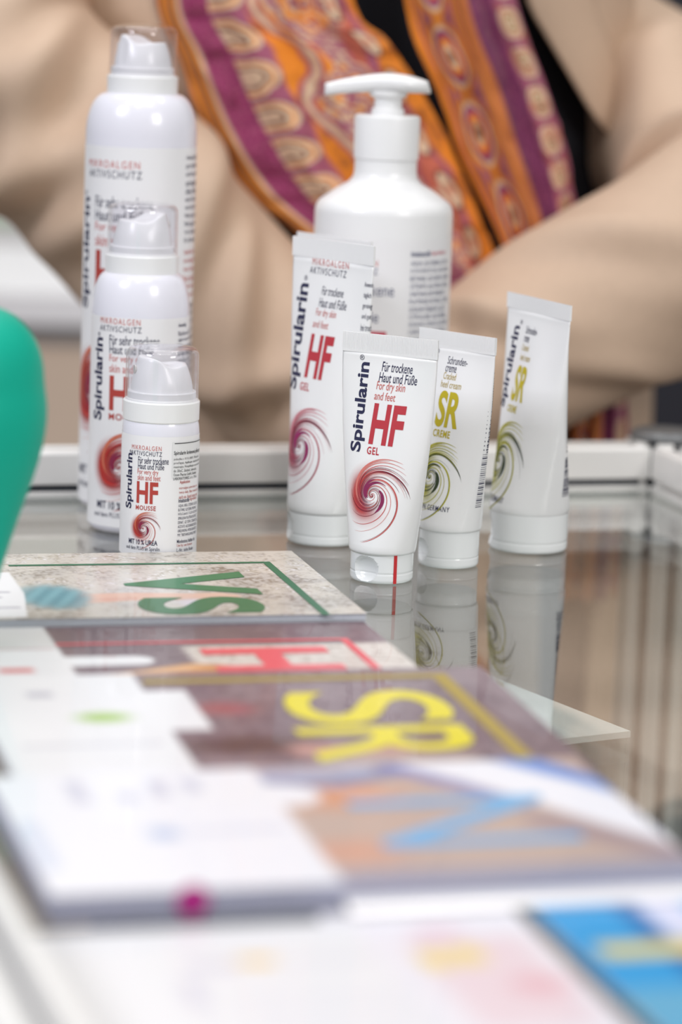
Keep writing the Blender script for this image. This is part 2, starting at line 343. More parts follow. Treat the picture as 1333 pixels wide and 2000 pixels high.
def mousse_can(loc, label, r, z_lab, z_sh, z_c, ang, rz=0):
    """r radius, z_lab top of label, z_sh foot of shoulder, z_c underside of the cap ring"""
    t = empty('mousse_can', (*loc, TOP), rz, label, 'spray can', 'foam spray cans')
    pf = [(r*.82, .0), (r*.93, .0003), (r*.985, .0025), (r, .0045), (r, z_sh)]
    for i in range(1, 13): a = i/12*math.pi/2; pf.append((.0168 + max(r - .0168, 0)*math.cos(a)**.85 if r > .0195 else r - (r - .0170)*(1 - math.cos(a)), z_sh + (z_c + .001 - z_sh)*math.sin(a)))
    MB().lathe(pf, 96).build('body', can_white, t, True)
    lb = obj('label', *ring(r + .00008, .0035, z_lab, 96), label_white, t)
    c0 = z_c
    MB().lathe([(.0150, c0), (.0180, c0), (.0184, c0 + .0006), (.0185, c0 + .0092), (.0181, c0 + .0098), (.0172, c0 + .0098), (.0172, c0 + .0104), (.0166, c0 + .0108), (.0166, c0 + .0138), (.0162, c0 + .0142), (.010, c0 + .0142)], 72).build('cap_ring', white_plastic, t, sharp=25)
    actuator(t, c0 + .0142, .0165, ang)
    H = c0 + .0362
    out = [(.0178, c0 + .0100), (.0176, H - .005)] + [(.0176 - .0042*(1 - math.cos(a)), H - .005 + .0042*math.sin(a)) for a in np.linspace(.2, math.pi/2, 7)] + [(.0120, H - .0004), (.006, H), (.0002, H)]
    inn = [(.0002, H - .0010), (.006, H - .0010), (.0120, H - .0014)] + [(.0166 - .0040*(1 - math.cos(a)), H - .0055 + .0040*math.sin(a)) for a in np.linspace(math.pi/2, .2, 7)] + [(.0166, H - .006), (.0168, c0 + .0110)]
    MB().lathe(out + inn, 72, cap=False).build('clear_cap', clear_cap, t, True)
    return t, CylSurf(r + .00008)
def ring(r, z0, z1, n):
    v = [(r*math.cos(2*math.pi*i/n), r*math.sin(2*math.pi*i/n), z) for z in (z0, z1) for i in range(n)]
    return v, [(i, (i + 1) % n, n + (i + 1) % n, n + i) for i in range(n)]
def para(P, lines, u0, u1, z_top, step, h, rg, **k):
    """a paragraph: each line its own length"""
    for i, l in enumerate(lines):
        w = (u1 - u0)*min(1, len(l)/max(len(x) for x in lines)*1.02); P.text(l, u0, u0 + w, z_top - i*step - h, z_top - i*step, res=2, **k)
INCI = ['AQUA, UREA, CETEARYL ALCOHOL,', 'BUTANE, GLYCERIN, PROPANE,', 'HOLS (and) C 12-20 ACID PEG-8', 'SPIRULINA PLATENSIS EXTRACT,', 'DENAT., GLYCERYL STEARATE, SOD.', 'ACETATE, ALOE BARBADENSIS GEL', 'UBIQUINONE, HYDROGENATED LEC.', 'PVP, TRIETHANOLAMINE, PARFUM']
def can_print(t, S, mik, akt, spi, lines, hf, mou, sw, mit, und, reg):
    b = Print(S); rd = Print(S); pr = Print(S); kw = dict(cut=2.5)
    pr.text('MIKROALGEN', *mik, space=1.25, cut=2.5); b.text('AKTIVSCHUTZ', *akt, space=1.2, cut=2.5)
    b.text('Spirularin', *spi, rot=90, bold=.026, res=5, cut=2.5)
    for q, (tx, bx4) in enumerate(lines): (b if q < 2 else pr).text(tx, *bx4, bold=.004, cut=2.5)
    rd.text('HF', *hf, bold=.03, res=4, cut=1.5); rd.text('MOUSSE', *mou, bold=.02, space=1.15, cut=2.5)
    b.text('MIT 10 % UREA', *mit, bold=.016, cut=2.5); b.text('und dem PLUS an Spiralin', *und, res=2, cut=2.5)
    b.text('®', *reg, res=2)
    lb = [c for c in t.children if c.name.startswith('label')][0]
    b.build('lettering', navy, lb); rd.build('lettering', brick_ink, lb); pr.build('lettering', pale_red, lb)
    return lb

# small can
t1, S1 = mousse_can((-.0885, 1.492), 'smallest white foam can with clear cap, black Spirularin lettering, directly behind the leaflets', .0187, .0622, .0615, .0682, 200)
lb = can_print(t1, S1, (-14, 1.7, 55.4, 57.6), (-14.3, 2.0, 52.7, 54.9), (-17.8, -12.2, 26.3, 53.2), [('Für sehr trockene', (-9.9, 5.3, 48.9, 52.2)), ('Haut und Füße', (-9.9, 3.2, 46.2, 49.2)), ('For very dry', (-10.1, .5, 43.0, 46.2)), ('skin and feet', (-10, 1.6, 40.8, 43.6))],
               (-10.3, .6, 29.6, 40.2), (-10.6, -.3, 26.3, 28.6), None, (-14.6, .9, 9.4, 11.9), (-16.2, 2, 6.2, 8.6), (-15.6, -14.2, 53.4, 54.8))
swirl(S1, -6.4, 17.6, .46, ORANGE, lb, 1.0, 1.1, 3)
P = Print(S1); P2 = Print(S1)
sk = Print(S1, .00016); sk.bar(7.0, 30, 42.4, 59.8, 20); sk.build('sticker', mat('plain sticker paper', (226, 226, 226), .6), t1)
P3 = Print(S1, .00026); P3.text('Spirularin krémová pěna pro', 7.8, 28, 53.0, 55.6, bold=.014, res=2, cut=3); para(P3, ['pokožku s 10 % UREY. Před použ.', 'protřepat. Aplikujte dvakrát denně,', 'masírujte. Neaplikujte na otevřené', 'do 30oC. Složení, dovozce:', 'Ocean Pharma GmbH, Reinbek', 'LABORATOIRES, s.r.o., Praha'], 7.8, 28, 52.2, 1.9, 1.55, random, cut=3); P3.bar(8, 28, 58.9, 59.3, 14); P3.build('lettering', black_ink, t1)
P2.text('Application:', 11.3, 18, 39.0, 41.0, bold=.01, res=2, cut=3); para(P2, ['microalgae active foam, use', 'twice daily. Best results after', 'each use. Avoid contact with'], 11.1, 27, 38.0, 2.1, 1.7, random, cut=3)
P.text('Inhaltsstoffe', 10.9, 17.6, 30.2, 32.2, bold=.012, res=2, cut=3); P2.text('Ingredients:', 18, 25, 30.2, 32.2, res=2, cut=3); para(P, INCI, 10.9, 27, 29.4, 2.05, 1.6, random, cut=3)
P.text('Mindestens haltbar bis:', 10.6, 24, 10.4, 12.2, bold=.006, res=2, cut=3); P2.text('Use by: see bottom', 10.6, 21, 8.3, 10, res=2, cut=3); P.text('L.-Nr.: siehe Boden', 10.6, 22, 6.2, 7.9, res=2, cut=3)
P.build('lettering', navy, lb); P2.build('lettering', brick_ink, lb)
# medium can
t2, S2 = mousse_can((-.105, 1.572), 'middle sized white foam can with clear cap, standing behind the smallest can', .0247, .1098, .110, .1302, 25)
lb = can_print(t2, S2, (-21.3, 1.7, 106.4, 109.4), (-21.6, 2.3, 102.6, 105.6), (-26.0, -17, 57.2, 99), [('Für sehr trockene', (-14.7, 11.7, 96.2, 101)), ('Haut und Füße', (-14.5, 8.5, 91.6, 96.2)), ('For very dry', (-14.4, 4.8, 86.6, 91.2)), ('skin and feet', (-14.3, 6.2, 82.2, 86.4))],
               (-14, 5.0, 63.0, 80.6), (-14, 5, 58.2, 61.6), None, (-20.8, 5.3, 12.6, 16.6), (-22.8, 5.5, 7.6, 11.0), (-23.4, -21.2, 99.4, 101.6))
swirl(S2, -7.6, 34.5, 1.02, ORANGE, lb, 1.15, 1.3, 5)
P = Print(S2); P.text('Anwendung:', 23.4, 31, 104.6, 107.2, bold=.014, res=2, cut=3); para(P, ['Fläschchen vor Gebrauch schütteln', 'täglich zweimal dünn auftragen', 'algenaktiv, einmassieren, nicht', 'auf offene Wunden. Behälter steht', 'unter Druck. Vor Sonne schützen'] + INCI + INCI, 23.4, 48, 103.2, 3.4, 2.5, random, cut=3); P.build('lettering', navy, lb)
# large can
t3, S3 = mousse_can((-.1115, 1.640), 'tallest white foam can with clear cap, at the back left of the group', .0290, .1905, .196, .2166, 160)
lb = can_print(t3, S3, (-31, 1.7, 179.6, 183.4), (-30.4, 2.8, 174.4, 178.4), (-37.5, -27.5, 105.6, 163.5), [('Für sehr trockene', (-24, 9, 159, 165)), ('Haut und Füße', (-24, 6.6, 152.2, 158)), ('For very dry', (-23.8, 4, 145.6, 151.4)), ('skin and feet', (-23.6, 5, 139, 145))],
               (-23, 3, 113, 137), (-23, 2, 106, 110.5), None, (-36, 2, 18, 23), (-38, 4, 10, 15), (-36, -33, 164, 167))
swirl(S3, -22, 63, 1.5, ORANGE, lb, 1.15, 1.2, 9)
P = Print(S3); P2 = Print(S3); para(P, ['Anwendung: Dose vor Gebrauch', 'gut schütteln, zweimal täglich', 'auf die saubere Haut auftragen', 'und einmassieren. Nicht auf', 'offene Wunden. Behälter steht', 'unter Druck, vor Sonne schützen', 'und nicht über 50 Grad lagern.', 'Nicht gewaltsam öffnen.', 'Nicht gegen Flamme sprühen.', 'Von Zündquellen fernhalten.', 'Für Kinder unzugänglich.'], 29.5, 62, 187, 4.3, 3.2, random, cut=3)
para(P2, ['Application: shake well', 'microalgae foam, apply', 'twice daily and massage', 'Best results after use', 'Avoid contact with eyes', 'Keep out of sunlight'], 29.5, 55, 138, 4.5, 3.3, random, cut=3); para(P, ['Inhaltsstoffe:'] + INCI, 29.5, 60, 110, 4.3, 3.2, random, cut=3)
P.build('lettering', navy, lb); P2.build('lettering', pale_red, lb)

# ------------------------------------------------------------------ cream and gel tubes
def tube(name, loc, rz, label, r, rc, z_cap, z0, z1, ztop, dim, ribs=True, group='cream tubes standing on their caps', lean=None):
    t = empty(name, (*loc, TOP), rz, label, 'tube', group)
    S = TubeSurf(r, z0, z1); n, m = 96, 44
    us = np.linspace(-math.pi*r, math.pi*r, n, endpoint=False); v = []; f = []
    rows = [(z0 - .0022, .97), (z0 - .0012, .985), (z0, 1.0)] 
    for z, k in rows: q = S.at(us, np.full(n, z0)); q[:, :2] *= k; q[:, 2] = z; v += q.tolist()
    for z in np.linspace(z0, z1, m)[1:]: v += S.at(us, np.full(n, z)).tolist()
    mm = m + 2
    for k in range(mm - 1):
        for i in range(n): j = (i + 1) % n; f.append((k*n + i, k*n + j, (k + 1)*n + j, (k + 1)*n + i))
    f.append(tuple(range(n))[::-1]); f.append(tuple((mm - 1)*n + i for i in range(n)))
    v = np.array(v)
    body = obj('body', v, f, tube_white, t, True)
    # pressed end seam with fine upright ribs
    hw = math.pi/2*r; nx = 260 if ribs else 60; xs = np.linspace(-hw, hw, nx); zs = [z1 - .0004, z1 + .0008, z1 + .0012, ztop - .0012, ztop]
    vv = []; ff = []
    for side in (-1, 1):
        for q, z in enumerate(zs):
            th = .00062 + (.00016 if ribs else .00003)*(np.sin(xs/.00085*2*math.pi) if 1 < q < 4 else 0)
            vv += [(x, side*(th if np.isscalar(th) else th[i]), z) for i, x in enumerate(xs)]
    L = len(zs)*nx
    for sd in range(2):
        for q in range(len(zs) - 1):
            for i in range(nx - 1): a = sd*L + q*nx + i; ff.append((a, a + 1, a + nx + 1, a + nx) if sd == 0 else (a, a + nx, a + nx + 1, a + 1))
    for i in range(nx - 1): a = (len(zs) - 1)*nx + i; ff.append((a, a + 1, L + a + 1, L + a)); ff.append((i, L + i, L + i + 1, i + 1))
    for q in range(len(zs) - 1):
        a = q*nx; ff.append((a, a + nx, L + a + nx, L + a)); a = q*nx + nx - 1; ff.append((a, L + a, L + a + nx, a + nx))
    obj('end_seam', vv, ff, tube_white, t, True, sharp=50)
    # flip cap with a thumb hollow
    nc, kc = 160, 40; cv = []; cf = []
    zz = np.linspace(0, z_cap, kc)
    for z in zz:
        e = min(z/.0022, 1); rr = rc - .0022*(1 - math.sqrt(1 - (1 - e)**2)) if e < 1 else rc
        if abs(z - .0052) < .00035: rr -= .00022
        for i in range(nc):
            a = 2*math.pi*i/nc; s = (a if a < math.pi else a - 2*math.pi)*rc; d2 = ((s - dim[0])/dim[2])**2 + ((z - dim[1])/(dim[2]*.92))**2
            r2 = rr - (.0032*math.sqrt(max(1 - d2, 0)) if d2 < 1 else 0); cv.append((r2*math.sin(a), -r2*math.cos(a), z))
    for k in range(kc - 1):
        for i in range(nc): j = (i + 1) % nc; cf.append((k*nc + i, k*nc + j, (k + 1)*nc + j, (k + 1)*nc + i))
    cf.append(tuple(range(nc))[::-1]); cf.append(tuple((kc - 1)*nc + i for i in range(nc)))
    obj('flip_cap', cv, cf, cap_white, t, True, sharp=40)
    return t, S, body

# small HF gel tube in front
T1, S, bd = tube('gel_tube', (.0203, 1.459), -29, 'small white HF GEL tube with red stripe on its cap, nearest of the tubes', .0162, .0150, .0146, .0165, .1078, .1166, (-.001, .0072, .0066))
b, rd, pr = Print(S), Print(S), Print(S)
b.text('Spirularin', -16.4, -8.2, 61, 103, rot=90, bold=.026, res=6, cut=2.5); b.text('®', -15.7, -13.2, 103.8, 106.4, bold=.0)
b.text('Für trockene', -3.2, 12.9, 99.6, 104.2, bold=.004, shear=.12); b.text('Haut und Füße', -4.2, 15.8, 94.6, 99.2, bold=.004, shear=.12); pr.text('For dry skin', -5.0, 10.2, 89.8, 94.9, bold=.004, shear=.12); pr.text('and feet', -5.6, 5.8, 86.2, 90.0, bold=.004, shear=.12)
rd.text('HF', -6.0, 12.2, 65.4, 84.6, bold=.035, res=4, shear=.1, cut=2); rd.text('GEL', -6.2, .5, 60.6, 64.2, bold=.02, space=1.15)
b.build('lettering', navy, bd); rd.build('lettering', red_ink, bd); pr.build('lettering', pale_red, bd)
swirl(S, -.5, 42, 1.0, RED, bd, .85, 1.0, 11)
st = Print(CylSurf(.01505), .0001); st.bar(13.2, 14.9, .6, 18.2, 3); st.build('red_stripe', mat('red tape', (196, 30, 36), .3, coat=.4), [c for c in T1.children if c.name.startswith('flip_cap')][0])
# small SR cream tube
T2, S, bd = tube('cream_tube', (.0533, 1.502), -44, 'small white SR CREME tube with yellow lettering and green swirl, second from the right', .0158, .0148, .0186, .0205, .1062, .1142, (-.006, .0085, .0058))
b, yl, ol = Print(S), Print(S), Print(S)
b.text('Spirularin', -17.5, -9.6, 66, 105, rot=90, bold=.026, res=6, cut=2.5); b.text('®', -13.0, -10.8, 103, 105.4)
b.text('Schrunden-', -4.6, 8.2, 98.6, 102.4, shear=.12); b.text('creme', -5.2, 2.0, 94.8, 97.6, shear=.12); ol.text('Cracked', -5.8, 2.6, 91.2, 94.6, shear=.12); ol.text('heel cream', -6.8, 6.7, 87.2, 90.6, shear=.12)
yl.text('SR', -7.2, 8.0, 68.2, 85.8, bold=.03, res=8, shear=.1, cut=2); yl.text('CREME', -7, 4.5, 63.4, 67, bold=.02, space=1.1)
b.text('MADE IN GERMANY', -14.5, 10.3, 28.4, 31, bold=.004, space=1.15, cut=2.5)
for k in range(46):
    z = 31 + k*1.05
    if k < 26 or k % 2: b.bar(23.2, 27.5, z, z + random.choice([.25, .4, .65]), 2)
for k in range(34): z = 58 + k*1.25; b.bar(25.0 + random.random()*.6, 29, z, z + .8, 2)
b.build('lettering', navy, bd); yl.build('lettering', yellow_ink, bd); ol.build('lettering', olive_ink, bd)
swirl(S, -4.2, 44.2, .98, GREEN, bd, .95, 1.25, 13)
# large SR cream tube on the right
T3, S, bd = tube('cream_tube', (.095, 1.553), -64, 'large white SR CREME tube turned sideways, rightmost of the tubes', .0204, .0199, .0196, .0215, .1195, .1268, (-.009, .0090, .0075), ribs=False)
b, yl, ol = Print(S), Print(S), Print(S)
b.text('Spirularin', -23.5, -13.0, 70, 111, rot=90, bold=.026, res=6, cut=2.5); b.text('®', -16, -13.6, 112, 114.4)
b.text('Schrunden-', -8.4, 3.5, 108.4, 112.2, shear=.1); b.text('creme', -8.6, -2.8, 104.2, 107, shear=.1); ol.text('Cracked', -8.7, -1.2, 99.9, 103.2, shear=.1); ol.text('heel cream', -8.4, 2.4, 95, 98.4, shear=.1)
yl.text('SR', -9.6, 3.8, 74.6, 92.6, bold=.03, res=8, shear=.1, cut=2); yl.text('CREME', -10.6, -.2, 69, 72.6, bold=.02, space=1.1)
b.text('MADE IN GERMANY', -19, 6.2, 24.6, 27.8, bold=.004, space=1.15, cut=2.5)
for k in range(30): z = 29.5 + k*.68; b.bar(38.9, 47, z, z + random.choice([.2, .3, .5]), 4)
for k in range(14): z = 52 + k*2.2; b.bar(40.5 + k*.05, 47, z, z + 1.1, 4)
b.build('lettering', navy, bd); yl.build('lettering', yellow_ink, bd); ol.build('lettering', olive_ink, bd)
swirl(S, -6.6, 44.9, 1.15, GREEN, bd, .9, 1.2, 17)
# large HF gel tube
T4, S, bd = tube('gel_tube', (-.0085, 1.552), -47, 'large white HF GEL tube with pink swirl, in front of the pump bottle', .0190, .0186, .0160, .0185, .1425, .1518, (-.010, .0085, .0070), ribs=False)
b, rd, pr = Print(S), Print(S), Print(S)
pr.text('MIKROALGEN', -14.4, 12.3, 138.8, 142.2, space=1.3); b.text('AKTIVSCHUTZ', -15.8, 11.1, 134.4, 137.8, space=1.25)
b.text('Spirularin', -24.4, -12.6, 76, 129, rot=90, bold=.026, res=6, cut=2.5); b.text('®', -19.5, -17, 130.4, 133)
b.text('Für trockene', -4.6, 11, 124.6, 129, shear=.12); b.text('Haut und Füße', -5.5, 14.1, 118.6, 123.2, shear=.12); pr.text('For dry skin', -7, 8.2, 113, 117.8, shear=.12); pr.text('and feet', -8.2, 3.9, 108.2, 112, shear=.12)
rd.text('HF', -9.4, 9.6, 83, 105, bold=.035, res=4, shear=.12, cut=2); rd.text('GEL', -11.6, -4.0, 76.4, 80.4, bold=.02, space=1.15)
para(b, ['Anwendung: mehrmals', 'täglich dünn auf die', 'gereinigte Haut geben', 'und gut einmassieren', 'bei trockener Haut', 'Made in Germany', 'Inhaltsstoffe', 'AQUA, ALCOHOL', 'GLYCERIN, UREA'], 24.5, 40, 134, 5.2, 3.4, random, cut=3)
b.build('lettering', navy, bd); rd.build('lettering', red_ink, bd); pr.build('lettering', pale_red, bd)
swirl(S, -5.0, 49.2, 1.12, PINK, bd, .8, 1.1, 19)
# the tube that peeps out behind it
T5, S, bd = tube('gel_tube', (-.0085, 1.600), -50, 'white gel tube mostly hidden behind the large HF GEL tube', .0190, .0186, .0160, .0185, .1405, .1498, (-.010, .0085, .0070), ribs=False)
b, rd = Print(S), Print(S); b.text('Spirularin', -24.4, -12.6, 76, 129, rot=90, bold=.026, cut=2.5); rd.text('HF', -9.4, 9.6, 83, 105, bold=.03, shear=.12, cut=2); b.build('lettering', navy, bd); rd.build('lettering', red_ink, bd)

# ------------------------------------------------------------------ pump bottle
pb = empty('pump_bottle', (.0170, 1.664, TOP), 0, 'large white pump dispenser bottle behind the tubes', 'pump bottle')
rb = .0368
pf = [(.030, 0), (.0345, .0008), (.0362, .003), (rb, .006), (rb, .158)]
for i in range(1, 7): a = i/6*R(62); pf.append((rb - .008*(1 - math.cos(a)), .158 + .0085*math.sin(a)))
pf += [(.0255, .1705), (.0195, .1740), (.0172, .1768), (.0166, .180), (.0166, .187)]
MB().lathe(pf, 96).build('body', white_plastic, pb, True)
MB().lathe([(.012, .1862), (.0168, .1862), (.0173, .1868), (.0175, .2075), (.0172, .2088), (.0160, .2096), (.0092, .2098)], 72).build('pump_collar', white_plastic, pb, sharp=30)
MB().lathe([(.0086, .2090), (.0088, .2125), (.0074, .2135), (.0072, .2180), (.0100, .2198), (.0102, .2225)], 48).build('pump_stem', white_plastic, pb, sharp=50)
hv = []; hf_ = []; nn = 28; mm = 34
for k in range(mm + 1):
    t = k/mm; x = .0222 - t*.0560                       # from the rounded thumb end to the spout tip
    w = .0125*math.sqrt(max(1 - ((x - .006)/.0164)**2, 0)) if x > .006 else .0125 - (.0125 - .0042)*min(1, (.006 - x)/.030)**.9
    if t > .95: w *= math.sqrt(max(1 - ((t - .95)/.052)**2, 0))
    topz = .2316 - (.0042*(x/.0222)**2 if x > 0 else .0066*(-x/.0338)**1.5)
    botz = .2214 - .0030*max(0, min(1, (-.004 - x)/.030))**1.5
    if k == 0: topz = botz + .002
    w = max(w, .0004); h2 = max((topz - botz)/2, .0008)
    for i in range(nn): a = 2*math.pi*i/nn; ca, sa = math.cos(a), math.sin(a); hv.append((x, w*math.copysign(abs(ca)**.8, ca), botz + h2 + h2*math.copysign(abs(sa)**.7, sa)))
for k in range(mm):
    for i in range(nn): j = (i + 1) % nn; hf_.append((k*nn + i, k*nn + j, (k + 1)*nn + j, (k + 1)*nn + i))
hf_ += [tuple(range(nn))[::-1], tuple(mm*nn + i for i in range(nn))]
h = obj('pump_head', hv, hf_, white_plastic, pb); bm = bmesh.new(); bm.from_mesh(h.data); bmesh.ops.recalc_face_normals(bm, faces=bm.faces); bm.to_mesh(h.data); bm.free()
S = CylSurf(rb + .0001); lb = obj('label', *ring(rb + .0001, .008, .1465, 96), label_white, pb)
b, rd, pr = Print(S), Print(S), Print(S)
pr.text('MIKROALGEN', -30, -2.5, 132.5, 135.8, space=1.25, cut=3); b.text('AKTIVSCHUTZ', -31, -2.3, 128.2, 131.5, space=1.2, cut=3)
b.text('Spirularin', -46, -34, 62, 128, rot=90, bold=.026, cut=3)
b.text('Für trockene', -27, 6.5, 117.0, 123.4, cut=3); b.text('Haut', -27, -12, 110, 115.5, cut=3); b.text('und Füße', -25, -1.2, 103.0, 109.2, cut=3); rd.text('HF', -27, 3.2, 78, 98.5, bold=.03, cut=3); rd.text('GEL', -27, -14, 70, 75, bold=.02, cut=3)
b.text('Inhaltsstoffe', 15.2, 27.5, 138.0, 141, bold=.02, res=2, cut=3); rd.text('Ingredients:', 28.3, 41, 138.0, 141, res=2, cut=3)
para(b, ['AQUA, GLYCERIN, OCTYL,', '(COCONUT) OIL, ALCOHOL,', 'BETAINE, GLYCERYL STEAR.', 'CETEARYL ALCOHOL, PROP.', 'XANTHAN GUM, PHENOXY', 'PLATENSIS EXTRACT, SPIR.', 'SODIUM STEAROYL GLUT.', 'CITRULLINE, ALOE BARB.', 'SODIUM CITRATE, LECITHIN', 'CAPRYLIC, COCONUTRIGLY', 'PANTHENOL, TOCOPHEROL', 'OFFICINALIS, PARFUM,', 'LINALOOL, LIMONENE'], 15.2, 46, 135.8, 4.02, 2.9, random, cut=3)
b.build('lettering', grey_ink, lb); rd.build('lettering', mat('rose ink', (196, 72, 92), .5), lb); pr.build('lettering', pale_red, lb)
swirl(S, -12, 44, 1.4, PINK, lb, .8, 1.1, 23)

# ------------------------------------------------------------------ leaflet stacks, A5, tops pointing to the right of the picture
def fbm(h, w, cell, seed, oct=3):
    r = np.random.default_rng(seed); out = np.zeros((h, w)); amp = 1.; tot = 0
    for o_ in range(oct):
        c = max(cell/2**o_, 1.01); gh, gw = int(h/c) + 3, int(w/c) + 3; gsd = r.random((gh, gw)); y = np.arange(h)/c; x = np.arange(w)/c
        i, j = y.astype(int), x.astype(int); fy, fx = (y - i)[:, None], (x - j)[None]; fy, fx = fy*fy*(3 - 2*fy), fx*fx*(3 - 2*fx)
        a = gsd[i][:, j]*(1 - fx) + gsd[i][:, j + 1]*fx; b = gsd[i + 1][:, j]*(1 - fx) + gsd[i + 1][:, j + 1]*fx; out += amp*(a*(1 - fy) + b*fy); tot += amp; amp *= .6
    return out/tot
def mixc(C, col, a): return C*(1 - a[..., None]) + lin(col)*a[..., None]
def sm(x, a, b): t = np.clip((x - a)/(b - a), 0, 1); return t*t*(3 - 2*t)
def seg(Pp, Q, pts, w0, w1, soft=1.5):
    """soft mask of a tapering stroke through pts"""
    M_ = np.zeros_like(Pp); n = len(pts) - 1
    for k in range(n):
        (x0, y0), (x1, y1) = pts[k], pts[k + 1]; dx, dy = x1 - x0, y1 - y0; t = np.clip(((Pp - x0)*dx + (Q - y0)*dy)/(dx*dx + dy*dy), 0, 1); d = np.hypot(Pp - x0 - t*dx, Q - y0 - t*dy); w = w0 + (w1 - w0)*(k + t)/n
        M_ = np.maximum(M_, 1 - sm(d, w - soft, w + soft))
    return M_
def box_mask(Pp, Q, p0, p1, q0, q1, soft=.8): return sm(Pp, p0 - soft, p0 + soft)*(1 - sm(Pp, p1 - soft, p1 + soft))*sm(Q, q0 - soft, q0 + soft)*(1 - sm(Q, q1 - soft, q1 + soft))

def leaflet(name, corner, yaw, z0, th, tilt, label, paint, step=1.0, L=210, Wd=148, curl=0., group='leaflets on the counter', edge=None):
    """corner = back right corner; p runs 0..L to the right, q 0..Wd towards the viewer (millimetres)"""
    t = empty(name, (*corner, TOP + z0), yaw, label, 'leaflet', group); t.rotation_euler = (Matrix.Rotation(R(yaw), 4, 'Z') @ Matrix.Rotation(R(tilt), 4, 'X')).to_euler()
    ps = np.linspace(0, L, int(L/step) + 1); qs = np.linspace(0, Wd, int(Wd/step) + 1); Pp, Q = np.meshgrid(ps, qs)
    C = paint(Pp, Q); hgt = lambda p, q: th + curl*(np.clip(p - L + 60, 0, 60)/60)**2*(q/Wd)**2
    v = np.stack([(Pp - L)/1000, -Q/1000, hgt(Pp, Q)], -1).reshape(-1, 3); w = len(ps); hh = len(qs)
    ii, jj = np.meshgrid(np.arange(hh - 1), np.arange(w - 1), indexing='ij'); a = (ii*w + jj).ravel(); f = np.stack([a, a + w, a + w + 1, a + 1], -1)
    cov = obj('cover', v, f.tolist(), cover_mat, t, True, C.reshape(-1, 3))
    # pages below the cover, each layer a hair out of line
    m = MB(); n = max(2, int(th/.0008)); r = random.Random(int(corner[0]*1e5))
    for k in range(n):
        e = r.uniform(0, .0007); x0, x1 = -L/1000 + e, -r.uniform(.0002, .0008); zz = [k*th/n, (k + 1)*th/n - .00012 if k < n - 1 else th - .00005]
        m.box(x0, x1, -Wd/1000 + r.uniform(.0, .0008), -.0004, zz[0], zz[1])
    pg = m.build('pages', edge or paper_edge, t); pg['kind'] = 'stuff'
    class LS:
        def at(s, u, z): return np.stack([u - L/1000, -z, hgt(u*1000, z*1000)], -1)
    class SLS:          # print plane: u = p, z = -q so that "up" is away from the viewer
        def at(s, u, z): return np.stack([u - L/1000, z, hgt(u*1000, -z*1000)], -1)
    return t, cov, SLS()
def cover_letters(S, cov, word, boxes, ink, frame_ink, q_line, p_line, lw, q_end, p_start=68, bold=.035):
    P = Print(S, .0002)
    for ch, (p0, p1, q0, q1) in zip(word, boxes): P.text(ch, p0, p1, -q1, -q0, rot=-90, bold=bold, res=10)
    P.build('lettering', ink, cov)
    F = Print(S, .0002); F.bar(p_start, p_line, -q_line - lw, -q_line, 4); F.bar(p_line - lw*1.1, p_line, -q_end, -q_line - lw, 1); F.build('frame_line', frame_ink, cov)

def paint_vs(Pp, Q):
    h, w = Pp.shape; n1 = fbm(h, w, 34, 1); n2 = fbm(h, w, 6, 2); n3 = fbm(h, w, 2.4, 3, 2); C = np.broadcast_to(lin((206, 200, 190)), (h, w, 3)).copy()
    C = mixc(C, (140, 126, 98), sm(n2*.6 + n3*.4, .46, .66)*.9); C = mixc(C, (238, 236, 238), sm(n2*.35 + n3*.65, .55, .68)*.9); C = mixc(C, (170, 168, 168), sm(n1, .5, .7)*.5); C = mixc(C, (120, 106, 84), sm(n3*.6 + n1*.4, .58, .70)*.85)
    C = mixc(C, (226, 224, 228), np.exp(-(((Pp - 120)/22)**2 + ((Q - 100)/50)**2))*.5)
    C = mixc(C, (228, 190, 172), seg(Pp, Q, [(86, 106), (112, 102), (140, 104), (152, 102), (158, 104)], 10, 4, 2)); C = mixc(C, (214, 156, 140), seg(Pp, Q, [(100, 108), (112, 106)], 3, 2, 3)*.5)
    C = mixc(C, (224, 220, 232), np.exp(-(((Pp - 140)/9)**2 + ((Q - 118)/9)**2)**2))
    st = .5 + .5*np.sin((Pp*.9 + Q*.35)*.8); tm = np.exp(-(((Pp - 78)/16)**2 + ((Q - 100)/26)**2)**3); C = mixc(C, (86, 146, 160), tm); C = mixc(C, (126, 182, 192), tm*st*.6)
    C = mixc(C, (236, 236, 238), box_mask(Pp, Q, -9, 66, 44, 142)*(Pp < 66 - (Q - 92)*.12)); C = mixc(C, (214, 218, 214), box_mask(Pp, Q, -9, 56, -9, 40))
    for k in range(7): C = mixc(C, (132, 128, 150), box_mask(Pp, Q, 36, 60 - (k % 3)*5, 54 + k*11, 57 + k*11)*.7)
    return C
